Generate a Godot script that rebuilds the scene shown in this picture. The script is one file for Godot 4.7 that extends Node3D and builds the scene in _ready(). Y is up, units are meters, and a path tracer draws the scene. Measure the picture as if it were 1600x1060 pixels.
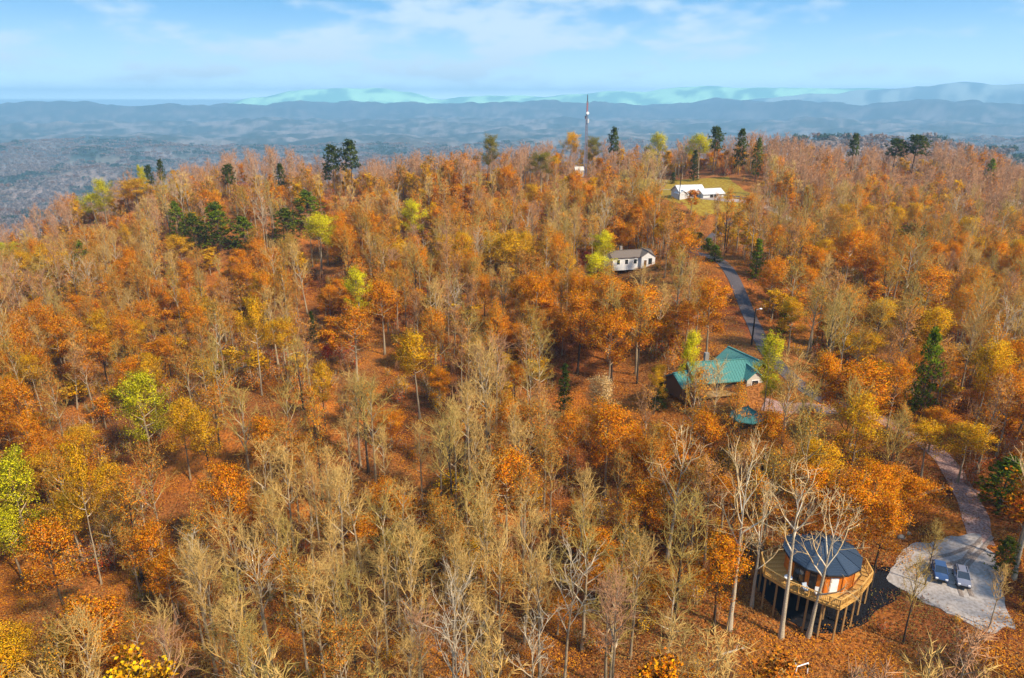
extends Node3D
# Autumn hilltop seen from the air: bare and orange woods, a round house on stilts, lanes, houses, a radio mast and a hazy valley.

class Geo:
	var v := PackedVector3Array()
	var n := PackedVector3Array()
	var c := PackedColorArray()
	var ix := PackedInt32Array()
	func tube(a: Vector3, b: Vector3, ra: float, rb: float, sides: int, col: Color) -> void:
		var d := (b - a).normalized()
		var u := d.cross(Vector3.UP if absf(d.y) < 0.9 else Vector3.RIGHT).normalized()
		var w := d.cross(u)
		var s := v.size()
		for k in sides:
			var t := TAU * k / sides
			var o := u * cos(t) + w * sin(t)
			v.append(a + o * ra); v.append(b + o * rb)
			n.append(o); n.append(o)
			c.append(col); c.append(col)
		for k in sides:
			var p := s + 2 * k
			var q := s + 2 * ((k + 1) % sides)
			ix.append(p); ix.append(p + 1); ix.append(q + 1)
			ix.append(p); ix.append(q + 1); ix.append(q)
	func spike(a: Vector3, b: Vector3, ra: float, col: Color) -> void:
		var d := (b - a).normalized()
		var u := d.cross(Vector3.UP if absf(d.y) < 0.9 else Vector3.RIGHT).normalized()
		var w := d.cross(u)
		var s := v.size()
		for k in 3:
			var t := TAU * k / 3.0
			var o := u * cos(t) + w * sin(t)
			v.append(a + o * ra); n.append(o); c.append(col)
		v.append(b); n.append(d); c.append(col)
		for k in 3:
			ix.append(s + k); ix.append(s + 3); ix.append(s + (k + 1) % 3)
	func leaf(p: Vector3, d: Vector3, side: Vector3, l: float, w: float, col: Color, out: Vector3) -> void:
		var s := v.size()
		var m := p + d * l * 0.45
		var fold := d.cross(side) * w * 0.25
		v.append(p); v.append(m - side * w * 0.5 + fold); v.append(p + d * l); v.append(m + side * w * 0.5 + fold)
		var f := d.cross(side)
		if f.dot(out) < 0.0: f = -f
		f = (f + out * 1.7 + Vector3(0, 0.35, 0)).normalized()
		for k in 4:
			n.append(f); c.append(col)
		ix.append(s); ix.append(s + 1); ix.append(s + 2)
		ix.append(s); ix.append(s + 2); ix.append(s + 3)
	func quad(a: Vector3, b: Vector3, d: Vector3, e: Vector3, col := Color.WHITE) -> void:
		# corners clockwise as seen from outside
		var s := v.size()
		var f := (d - a).cross(b - a).normalized()
		if f == Vector3.ZERO: f = (e - a).cross(d - a).normalized()
		v.append(a); v.append(b); v.append(d); v.append(e)
		for k in 4:
			n.append(f); c.append(col)
		ix.append(s); ix.append(s + 1); ix.append(s + 2)
		ix.append(s); ix.append(s + 2); ix.append(s + 3)
	func hexa(p: Array) -> void:
		# eight corners: 0-3 bottom, 4-7 top, counterclockwise as seen from above
		quad(p[4], p[7], p[6], p[5])
		quad(p[0], p[1], p[2], p[3])
		for k in 4:
			var j := (k + 1) % 4
			quad(p[k], p[k + 4], p[j + 4], p[j])
	func box(at: Vector3, size: Vector3, b := Basis.IDENTITY) -> void:
		var h := size * 0.5
		var p := []
		for y in [-1, 1]:
			for q in [[-1, 1], [1, 1], [1, -1], [-1, -1]]:
				p.append(at + b * Vector3(q[0] * h.x, y * h.y, q[1] * h.z))
		hexa(p)
	func beam(a: Vector3, b: Vector3, w: float, h: float) -> void:
		var z := (b - a).normalized()
		var x := Vector3.UP.cross(z)
		x = Vector3.RIGHT if x.length() < 0.01 else x.normalized()
		box((a + b) * 0.5, Vector3(w, h, a.distance_to(b)), Basis(x, z.cross(x), z))
	func disc(at: Vector3, up: Vector3, r: float, sides: int) -> void:
		var u := up.cross(Vector3.RIGHT if absf(up.x) < 0.9 else Vector3.UP).normalized()
		var w := up.cross(u)
		var s := v.size()
		v.append(at); n.append(up); c.append(Color.WHITE)
		for k in sides:
			var t := TAU * k / sides
			v.append(at + (u * cos(t) + w * sin(t)) * r); n.append(up); c.append(Color.WHITE)
		for k in sides:
			ix.append(s); ix.append(s + 1 + (k + 1) % sides); ix.append(s + 1 + k)
	func arrays() -> Array:
		var a := []
		a.resize(Mesh.ARRAY_MAX)
		a[Mesh.ARRAY_VERTEX] = v; a[Mesh.ARRAY_NORMAL] = n; a[Mesh.ARRAY_COLOR] = c; a[Mesh.ARRAY_INDEX] = ix
		return a
	func mesh(m: Material) -> ArrayMesh:
		var r := ArrayMesh.new()
		r.add_surface_from_arrays(Mesh.PRIMITIVE_TRIANGLES, arrays())
		r.surface_set_material(0, m)
		return r

const CAM := 62.0
const PITCH := 0.33797
const FOCAL := 1067.0
var M := {}
var taken := {}
var rng := RandomNumberGenerator.new()
var wob := FastNoiseLite.new()
var fbm := FastNoiseLite.new()

# ---------------------------------------------------------------- helpers
func lin(r: float, g: float, b: float) -> Color:
	return Color(r, g, b).linear_to_srgb()

func numbered(called: String) -> String:
	var k: int = taken.get(called, 0)
	taken[called] = k + 1
	return called if k == 0 else "%s_%03d" % [called, k]

func tag(o: Node, label := "", category := "", group := "", kind := "") -> Node:
	if label: o.set_meta("label", label)
	if category: o.set_meta("category", category)
	if group: o.set_meta("group", group)
	if kind: o.set_meta("kind", kind)
	return o

func thing(called: String, at: Vector3, turn := 0.0) -> Node3D:
	var o := Node3D.new()
	o.name = numbered(called)
	o.position = at
	o.rotation.y = turn
	add_child(o)
	return o

func part(called: String, g: Geo, m: Material, parent: Node = self) -> MeshInstance3D:
	var o := MeshInstance3D.new()
	o.mesh = g.mesh(m)
	o.name = numbered(called) if parent == self else called
	parent.add_child(o, true)
	return o

func share(called: String, me: Mesh, parent: Node) -> MeshInstance3D:
	var o := MeshInstance3D.new()
	o.mesh = me
	o.name = called
	parent.add_child(o, true)
	return o

func mat(albedo: Color, rough := 0.85, vc := false) -> StandardMaterial3D:
	var m := StandardMaterial3D.new()
	m.albedo_color = albedo
	m.roughness = rough
	m.metallic_specular = 0.3
	m.vertex_color_use_as_albedo = vc
	return m

func noise_tex(freq: float, seed_: int, lo: Color, hi: Color, size := 512, oct := 5, mid = null) -> NoiseTexture2D:
	var f := FastNoiseLite.new()
	f.seed = seed_
	f.frequency = freq
	f.fractal_octaves = oct
	var t := NoiseTexture2D.new()
	t.noise = f
	t.width = size
	t.height = size
	t.seamless = true
	var g := Gradient.new()
	g.set_color(0, lo)
	g.set_color(1, hi)
	if mid != null: g.add_point(0.5, mid)
	t.color_ramp = g
	return t

func textured(m: StandardMaterial3D, t: Texture2D, metres: float, relief := 0.0, bump: Texture2D = null) -> StandardMaterial3D:
	m.albedo_texture = t
	m.uv1_triplanar = true
	m.uv1_world_triplanar = true
	m.uv1_scale = Vector3.ONE / metres
	if relief > 0.0:
		m.heightmap_enabled = true
		m.heightmap_texture = bump if bump else t
		m.heightmap_scale = relief
	return m

# ---------------------------------------------------------------- terrain
const CTRL := [Vector3(35, -64, -3), Vector3(0, -66, -6), Vector3(-35, -73, -12), Vector3(-80, -70, -20), Vector3(15, -90, -7), Vector3(41, -75, 0.2), Vector3(33, -67, -1.2), Vector3(57, -74, 2), Vector3(50, -82, 2.4), Vector3(66, -84, 3.5), Vector3(71, -99, 6), Vector3(64, -112, 8.5), Vector3(53, -132, 12), Vector3(61, -195, 18), Vector3(81, -292, 24), Vector3(230, -386, 22), Vector3(130, -385, 26), Vector3(38, -366, 24), Vector3(-20, -330, 22), Vector3(-125, -335, 21), Vector3(-110, -290, 18), Vector3(-264, -345, -32), Vector3(-34, -236, 10), Vector3(-52, -131, 1), Vector3(-150, -222, -1), Vector3(-108, -152, -4), Vector3(-65, -89, -11), Vector3(-82, -92, -15), Vector3(130, -208, 10), Vector3(217, -310, 14), Vector3(95, -123, 9.5), Vector3(73, -84, 5), Vector3(61, -65, 1), Vector3(160, -120, -2), Vector3(260, -200, -10), Vector3(0, 0, -14), Vector3(60, 0, -10), Vector3(-90, 0, -32), Vector3(0, 80, -30), Vector3(5, -130, 1), Vector3(20, -170, 9), Vector3(-180, -130, -32), Vector3(-260, -240, -44), Vector3(300, -330, 4), Vector3(350, -420, 0), Vector3(-330, -420, -60), Vector3(0, -470, -10), Vector3(150, -470, 2), Vector3(-212, -345, 2), Vector3(-170, -340, 14), Vector3(-200, -270, -12), Vector3(-150, -450, -20)]
const GX0 := -520.0
const GZ0 := -580.0
const GS := 4.0
const GNX := 261
const GNZ := 171
var grid := PackedFloat32Array()

func near_h(x: float, z: float) -> float:
	var a := 0.0
	var b := 0.0
	for p in CTRL:
		var dx: float = x - p.x
		var dz: float = z - p.y
		var d := dx * dx + dz * dz + 60.0
		var w := 1.0 / (d * sqrt(d))
		a += w * p.z
		b += w
	return a / b

func far_h(x: float, z: float) -> float:
	var r := sqrt(x * x + z * z)
	var az := atan2(x, -z)
	var y := -240.0 + 42.0 * fbm.get_noise_2d(x * 0.35, z * 0.35) + 60.0 * fbm.get_noise_2d(x * 0.09 + 900.0, z * 0.12) * clampf(r / 2500.0, 0.0, 1.0)
	var b1 := exp(-pow((x - 1030.0) / 480.0, 2.0) - pow((z + 1560.0) / 330.0, 2.0))
	var b2 := exp(-pow((x - 640.0) / 330.0, 2.0) - pow((z + 1750.0) / 300.0, 2.0))
	y = lerpf(y, -240.0, clampf(b1 + b2, 0.0, 0.9)) + 168.0 * b1 * (1.0 + 0.12 * fbm.get_noise_2d(x * 1.5, z * 1.5)) + 120.0 * b2
	var n := fbm.get_noise_2d(az * 900.0, 37.0)
	y += (250.0 + 80.0 * n) * exp(-pow((r - 12500.0 - 1500.0 * fbm.get_noise_2d(az * 300.0, 90.0)) / 1500.0, 2.0))
	y += (60.0 + 60.0 * fbm.get_noise_2d(az * 700.0, 11.0)) * exp(-pow((r - 8600.0) / 900.0, 2.0))
	y += (40.0 + 50.0 * fbm.get_noise_2d(az * 500.0, 71.0)) * exp(-pow((r - 5400.0 - 900.0 * fbm.get_noise_2d(az * 200.0, 5.0)) / 600.0, 2.0))
	return y

func blend(x: float, z: float) -> float:
	return smoothstep(330.0, 1250.0, Vector2(x, z + 150.0).length())

func full_h(x: float, z: float) -> float:
	var f := blend(x, z)
	if f >= 1.0: return far_h(x, z)
	return lerpf(near_h(x, z), far_h(x, z), f)

func hgt(x: float, z: float) -> float:
	var fx := (x - GX0) / GS
	var fz := (z - GZ0) / GS
	var i := int(fx)
	var j := int(fz)
	if fx < 0.0 or fz < 0.0 or i >= GNX - 1 or j >= GNZ - 1: return full_h(x, z)
	fx -= i
	fz -= j
	var a := grid[j * GNX + i]
	var b := grid[j * GNX + i + 1]
	var c := grid[(j + 1) * GNX + i]
	var d := grid[(j + 1) * GNX + i + 1]
	if fx + fz < 1.0: return a + (b - a) * fx + (c - a) * fz
	return d + (c - d) * (1.0 - fx) + (b - d) * (1.0 - fz)

func gp(x: float, z: float, up := 0.0) -> Vector3:
	return Vector3(x, hgt(x, z) + up, z)

# zones
const LOT := [Vector2(51.7,-77.5), Vector2(54.6,-79.9), Vector2(58.1,-81.8), Vector2(62.9,-82.8), Vector2(66.8,-82.4), Vector2(66.2,-78.3), Vector2(64.3,-74.5), Vector2(62.4,-70.1), Vector2(61.0,-65.9), Vector2(57.6,-65.6), Vector2(54.4,-69.2), Vector2(52.4,-72.8), Vector2(51.0,-75.4)]
const LANE := [Vector2(65.6,-80.5), Vector2(68.3,-86.4), Vector2(70.2,-93.0), Vector2(71.6,-100.6), Vector2(69.8,-105.8), Vector2(67.3,-109.8), Vector2(63.3,-113.6), Vector2(55.6,-115.3), Vector2(50.5,-115.9), Vector2(47.5,-117.5)]
const ROAD := [Vector2(63.3,-113.6), Vector2(58.8,-118.7), Vector2(54.9,-125.0), Vector2(53.9,-133.4), Vector2(56.6,-146.0), Vector2(59.3,-158.0), Vector2(60.2,-170.0), Vector2(60.3,-182.0), Vector2(60.0,-196.0), Vector2(57.0,-210.0), Vector2(62.0,-228.0), Vector2(76.0,-250.0), Vector2(96.0,-272.0), Vector2(100.0,-284.0), Vector2(90.0,-291.0), Vector2(82.0,-290.0)]
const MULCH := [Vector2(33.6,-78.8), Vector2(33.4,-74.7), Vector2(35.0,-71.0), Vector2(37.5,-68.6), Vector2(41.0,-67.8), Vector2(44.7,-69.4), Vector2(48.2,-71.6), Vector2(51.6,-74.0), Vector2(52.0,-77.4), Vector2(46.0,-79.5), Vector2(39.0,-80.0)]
const LAWN := [Vector2(58.0,-372.0), Vector2(82.0,-372.0), Vector2(112.0,-362.0), Vector2(112.0,-318.0), Vector2(94.0,-268.0), Vector2(72.0,-262.0), Vector2(58.0,-300.0), Vector2(54.0,-340.0)]

func inside(x: float, z: float, poly: PackedVector2Array) -> bool:
	return Geometry2D.is_point_in_polygon(Vector2(x, z), poly)

func line_dist(x: float, z: float, pts: Array) -> float:
	var best := 1e9
	var p := Vector2(x, z)
	for k in pts.size() - 1:
		best = minf(best, p.distance_to(Geometry2D.get_closest_point_to_segment(p, pts[k], pts[k + 1])))
	return best

var clear := []      # [x, z, radius, length, tallest shrub allowed]

func blocked(x: float, z: float, tall: bool) -> bool:
	for q in clear:
		var dx: float = x - q[0]
		var dz: float = z - q[1]
		var l: float = sqrt(q[0] * q[0] + q[1] * q[1])
		var along: float = -(dx * q[0] + dz * q[1]) / l     # towards the viewer
		var across: float = absf(dx * q[1] - dz * q[0]) / l
		var reach: float = q[3] if tall else minf(q[3], 5.0 + q[2] * 0.2)
		if across < q[2] and along > -q[2] * (0.7 if tall else 0.35) and along < reach: return true
	return false

func onscreen(p: Vector3) -> Vector3:
	var y := p.y - CAM
	var d := -sin(PITCH) * y - cos(PITCH) * p.z
	return Vector3(800.0 + FOCAL * p.x / d, 530.0 - FOCAL * (cos(PITCH) * y - sin(PITCH) * p.z) / d, d)

func catmull(pts: Array, step: float) -> Array:
	var cv := Curve2D.new()
	for k in pts.size():
		var t: Vector2 = (pts[mini(k + 1, pts.size() - 1)] - pts[maxi(k - 1, 0)]) / 6.0
		cv.add_point(pts[k], -t, t)
	cv.bake_interval = 0.5
	var out := []
	var l := cv.get_baked_length()
	var m := int(l / step)
	for k in m + 1: out.append(cv.sample_baked(l * k / m))
	return out

func ribbon(called: String, pts: Array, width: float, m: Material, off: float, ragged := 0.25) -> MeshInstance3D:
	var g := Geo.new()
	var line := catmull(pts, 1.2)
	var wide := []
	for k in line.size():
		var d: Vector2 = (line[mini(k + 1, line.size() - 1)] - line[maxi(k - 1, 0)]).normalized()
		var s := Vector2(-d.y, d.x)
		var row := []
		for q in [-1.0, -0.97, -0.5, 0.0, 0.5, 0.97, 1.0]:
			var e: float = q * width * 0.5 * (1.0 + ragged * wob.get_noise_2d(line[k].x * 9.0 + q * 40.0, line[k].y * 9.0))
			var p: Vector2 = line[k] + s * e
			row.append(gp(p.x, p.y, off + 0.03 * (1.0 - q * q) if absf(q) < 0.99 else -0.3))
		wide.append(row)
	for k in wide.size() - 1:
		for j in 6:
			g.quad(wide[k][j], wide[k + 1][j], wide[k + 1][j + 1], wide[k][j + 1])
	var o := part(called, g, m)
	return tag(o, "", "", "", "structure")

func patch(called: String, poly: Array, m: Material, off: float, ragged := 0.5) -> MeshInstance3D:
	var g := Geo.new()
	var mid := Vector2.ZERO
	for p in poly: mid += p
	mid /= poly.size()
	var rim := []
	for k in poly.size():
		for s in 5:
			var p: Vector2 = poly[k].lerp(poly[(k + 1) % poly.size()], s / 5.0)
			p += (p - mid).normalized() * ragged * wob.get_noise_2d(p.x * 12.0, p.y * 12.0) * 1.6
			rim.append(p)
	var rings := 14
	for k in rim.size():
		var a: Vector2 = rim[k]
		var b: Vector2 = rim[(k + 1) % rim.size()]
		for r in rings:
			var u0 := float(r) / rings
			var u1 := float(r + 1) / rings
			var p := [mid.lerp(a, u0), mid.lerp(a, u1), mid.lerp(b, u1), mid.lerp(b, u0)]
			var q := []
			for t in p: q.append(gp(t.x, t.y, off))
			if r == 0: g.quad(q[0], q[2], q[1], q[1])
			else: g.quad(q[0], q[3], q[2], q[1])
		g.quad(gp(a.x, a.y, off), gp(b.x, b.y, off), gp(b.x, b.y, -0.4), gp(a.x, a.y, -0.4))
	# every face looks up
	for k in range(0, g.ix.size(), 3):
		var f := (g.v[g.ix[k + 2]] - g.v[g.ix[k]]).cross(g.v[g.ix[k + 1]] - g.v[g.ix[k]])
		if f.y < 0.0:
			var t := g.ix[k + 1]
			g.ix[k + 1] = g.ix[k + 2]
			g.ix[k + 2] = t
	for k in g.n.size():
		if g.n[k].y < 0.0: g.n[k] = -g.n[k]
	return tag(part(called, g, m), "", "", "", "structure")

func smooth_normals(g: Geo) -> void:
	for k in g.n.size(): g.n[k] = Vector3.ZERO
	for k in range(0, g.ix.size(), 3):
		var a := g.ix[k]
		var b := g.ix[k + 1]
		var c := g.ix[k + 2]
		var f := (g.v[c] - g.v[a]).cross(g.v[b] - g.v[a])
		g.n[a] += f
		g.n[b] += f
		g.n[c] += f
	for k in g.n.size(): g.n[k] = g.n[k].normalized()

func build_ground() -> void:
	grid.resize(GNX * GNZ)
	for j in GNZ:
		for i in GNX:
			grid[j * GNX + i] = full_h(GX0 + i * GS, GZ0 + j * GS)
	var g := Geo.new()
	for j in GNZ:
		for i in GNX:
			var x := GX0 + i * GS
			var z := GZ0 + j * GS
			g.v.append(Vector3(x, grid[j * GNX + i], z))
			g.n.append(Vector3.UP)
			var t := fbm.get_noise_2d(x * 6.0, z * 6.0)
			var u := fbm.get_noise_2d(x * 2.0 + 300.0, z * 2.0)
			var col := Color(0.56, 0.23, 0.04).lerp(Color(0.26, 0.085, 0.026), clampf(0.5 + 1.4 * t, 0.0, 1.0))
			col = col.lerp(Color(0.36, 0.19, 0.07), clampf(0.35 + 1.5 * u, 0.0, 0.8))
			col = col * (1.0 + 0.8 * fbm.get_noise_2d(x * 21.0, z * 21.0))
			col.a = 1.0
			g.c.append(col)
	for j in GNZ - 1:
		for i in GNX - 1:
			var a := j * GNX + i
			g.ix.append_array([a, a + 1, a + GNX, a + 1, a + GNX + 1, a + GNX])
	smooth_normals(g)
	tag(part("ground", g, M.litter), "", "", "", "structure")
	# the valley: rings round the viewer, out to the horizon
	var f := Geo.new()
	var angles := []
	var a0 := -180.0
	while a0 < 180.0:
		angles.append(deg_to_rad(a0))
		a0 += 0.14 if absf(a0) < 46.0 else 3.0
	var na := angles.size()
	var rings := []
	var r := 300.0
	while r < 22000.0:
		rings.append(r)
		r *= 1.026
	for j in rings.size():
		for i in na:
			var x: float = rings[j] * sin(angles[i])
			var z: float = -rings[j] * cos(angles[i])
			var y := full_h(x, z)
			var bd := minf(minf(x - GX0, -GX0 - x), minf(z - GZ0, 100.0 - z))
			if bd > 0.0: y -= 1.5 + minf(bd * 0.15, 8.0)
			f.v.append(Vector3(x, y, z))
			f.n.append(Vector3.UP)
			var t := fbm.get_noise_2d(x * 0.5, z * 0.5)
			var u := fbm.get_noise_2d(x * 0.16 + 700.0, z * 0.16)
			var q := fbm.get_noise_2d(x * 0.9 + 77.0, z * 0.9 - 60.0)
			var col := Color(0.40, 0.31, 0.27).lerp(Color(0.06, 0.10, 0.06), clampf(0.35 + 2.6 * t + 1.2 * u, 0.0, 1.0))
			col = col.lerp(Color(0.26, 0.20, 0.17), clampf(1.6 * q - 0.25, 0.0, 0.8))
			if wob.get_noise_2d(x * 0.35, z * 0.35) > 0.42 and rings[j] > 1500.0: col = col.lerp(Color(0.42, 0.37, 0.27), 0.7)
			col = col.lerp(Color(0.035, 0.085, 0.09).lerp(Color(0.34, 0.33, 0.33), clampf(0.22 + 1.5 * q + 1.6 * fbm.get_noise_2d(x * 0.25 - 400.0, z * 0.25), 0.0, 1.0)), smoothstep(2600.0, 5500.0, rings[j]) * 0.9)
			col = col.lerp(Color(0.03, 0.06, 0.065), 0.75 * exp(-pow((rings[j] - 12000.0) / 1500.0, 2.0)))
			f.c.append(col)
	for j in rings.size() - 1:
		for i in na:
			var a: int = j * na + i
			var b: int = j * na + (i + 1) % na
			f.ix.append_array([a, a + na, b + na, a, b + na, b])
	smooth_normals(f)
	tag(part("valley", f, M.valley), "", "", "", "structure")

func mountains(called: String, r0: float, r1: float, profile: Array, m: Material) -> void:
	# profile: pairs of (bearing as picture column, height above the viewer in picture rows over the horizon row)
	var g := Geo.new()
	var na := 420
	var nr := 26
	for j in nr + 1:
		for i in na + 1:
			var col := lerpf(-150.0, 1750.0, float(i) / na)
			var az := atan((col - 800.0) / 1130.0)
			var s := 0.0
			for k in profile.size() - 1:
				if col >= profile[k].x and col <= profile[k + 1].x:
					s = lerpf(profile[k].y, profile[k + 1].y, smoothstep(0.0, 1.0, (col - profile[k].x) / (profile[k + 1].x - profile[k].x)))
			if col < profile[0].x: s = profile[0].y
			if col > profile[-1].x: s = profile[-1].y
			var u := float(j) / nr
			var r := lerpf(r0, r1, u)
			var rise := tan(s * 0.9435 / 1127.0) * (r0 + r1) * 0.5 + CAM + 300.0
			var bell := pow(sin(PI * clampf(u, 0.0, 1.0)), 1.4)
			var y := -300.0 + rise * bell * (1.0 + 0.07 * fbm.get_noise_2d(az * 2600.0, r * 0.09)) + 40.0 * bell * fbm.get_noise_2d(az * 1400.0, r * 0.05) * (1.0 - bell)
			g.v.append(Vector3(r * sin(az), y, -r * cos(az)))
			g.n.append(Vector3.UP)
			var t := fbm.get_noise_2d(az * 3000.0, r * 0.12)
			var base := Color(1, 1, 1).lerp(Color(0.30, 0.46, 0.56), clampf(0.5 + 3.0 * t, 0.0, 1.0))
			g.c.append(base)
	for j in nr:
		for i in na:
			var a := j * (na + 1) + i
			g.ix.append_array([a, a + na + 1, a + na + 2, a, a + na + 2, a + 1])
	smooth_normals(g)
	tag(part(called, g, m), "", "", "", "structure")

# ---------------------------------------------------------------- sky
func cloud_at(d: Vector3, nz: FastNoiseLite) -> float:
	var az := atan2(d.x, -d.z)
	var el := asin(clampf(d.y, -1.0, 1.0))
	var v := nz.get_noise_3d(d.x * 240.0, el * 1000.0, d.z * 240.0)
	v += 0.45 * nz.get_noise_3d(d.x * 900.0 + 50.0, el * 2600.0, d.z * 900.0)
	var broad := nz.get_noise_3d(d.x * 42.0 + 9.0, el * 90.0 + 4.0, d.z * 42.0)
	var bias := 0.10 + 0.5 * broad + 0.20 * exp(-pow((az + 0.03) / 0.27, 2.0)) - 0.18 * exp(-pow((az - 0.52) / 0.2, 2.0)) - 0.10 * exp(-pow((az + 0.5) / 0.16, 2.0))
	var veil := 0.45 * exp(-pow((el - 0.03) / 0.035, 2.0)) * smoothstep(-0.75, -0.3, az) * (1.0 - smoothstep(-0.05, 0.25, az)) * (0.7 + 0.6 * v)
	return clampf(smoothstep(-0.12, 0.75, v + bias) * 0.95 * smoothstep(0.0, 0.045, el) + veil, 0.0, 1.0)

func build_sky() -> PanoramaSkyMaterial:
	var w := 4096
	var h := 2048
	var nz := FastNoiseLite.new()
	nz.seed = 5
	nz.frequency = 0.02
	nz.fractal_octaves = 5
	var small := Image.create(512, 256, false, Image.FORMAT_RGBF)
	for y in 256:
		for x in 512:
			small.set_pixel(x, y, sky_col(TAU * (x + 0.5) / 512.0, PI * (0.5 - (y + 0.5) / 256.0), nz))
	small.resize(w, h, Image.INTERPOLATE_CUBIC)
	for y in range(int(h * (0.5 - 12.0 / 180.0)), h / 2 + 2):
		var el := PI * (0.5 - (y + 0.5) / h)
		for k in range(-560, 560):
			small.set_pixel(posmod(k, w), y, sky_col(TAU * (k + 0.5) / w, el, nz))
	var m := PanoramaSkyMaterial.new()
	m.panorama = ImageTexture.create_from_image(small)
	return m

func sky_col(az: float, el: float, nz: FastNoiseLite) -> Color:
	if el < -0.005: return Color(0.60, 0.82, 0.92)
	var d := Vector3(sin(az) * cos(el), sin(el), -cos(az) * cos(el))
	var base := Color(0.46, 0.68, 0.86).lerp(Color(0.12, 0.32, 0.57), smoothstep(0.0, 0.14, el)) + Color(0.42, 0.50, 0.52) * exp(-pow(maxf(el, 0.0) / 0.028, 2.0)) + Color(1.2, 1.5, 1.5) * exp(-pow(maxf(el, 0.0) / 0.012, 2.0))
	base = base.lerp(Color(0.10, 0.28, 0.60), smoothstep(0.1, 1.2, el))
	return base.lerp(Color(0.47, 0.57, 0.65), 0.85 * cloud_at(d, nz))

# ---------------------------------------------------------------- trees
func rv(s := 1.0) -> Vector3:
	return Vector3(rng.randf_range(-s, s), rng.randf_range(-s, s), rng.randf_range(-s, s))

func vary(c: Color, s := 0.18) -> Color:
	var k := 1.0 + rng.randf_range(-s, s)
	return Color(c.r * k, c.g * k, c.b * k)

func pick(a: Array) -> Color:
	return vary(a[rng.randi() % a.size()], 0.2)

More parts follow.
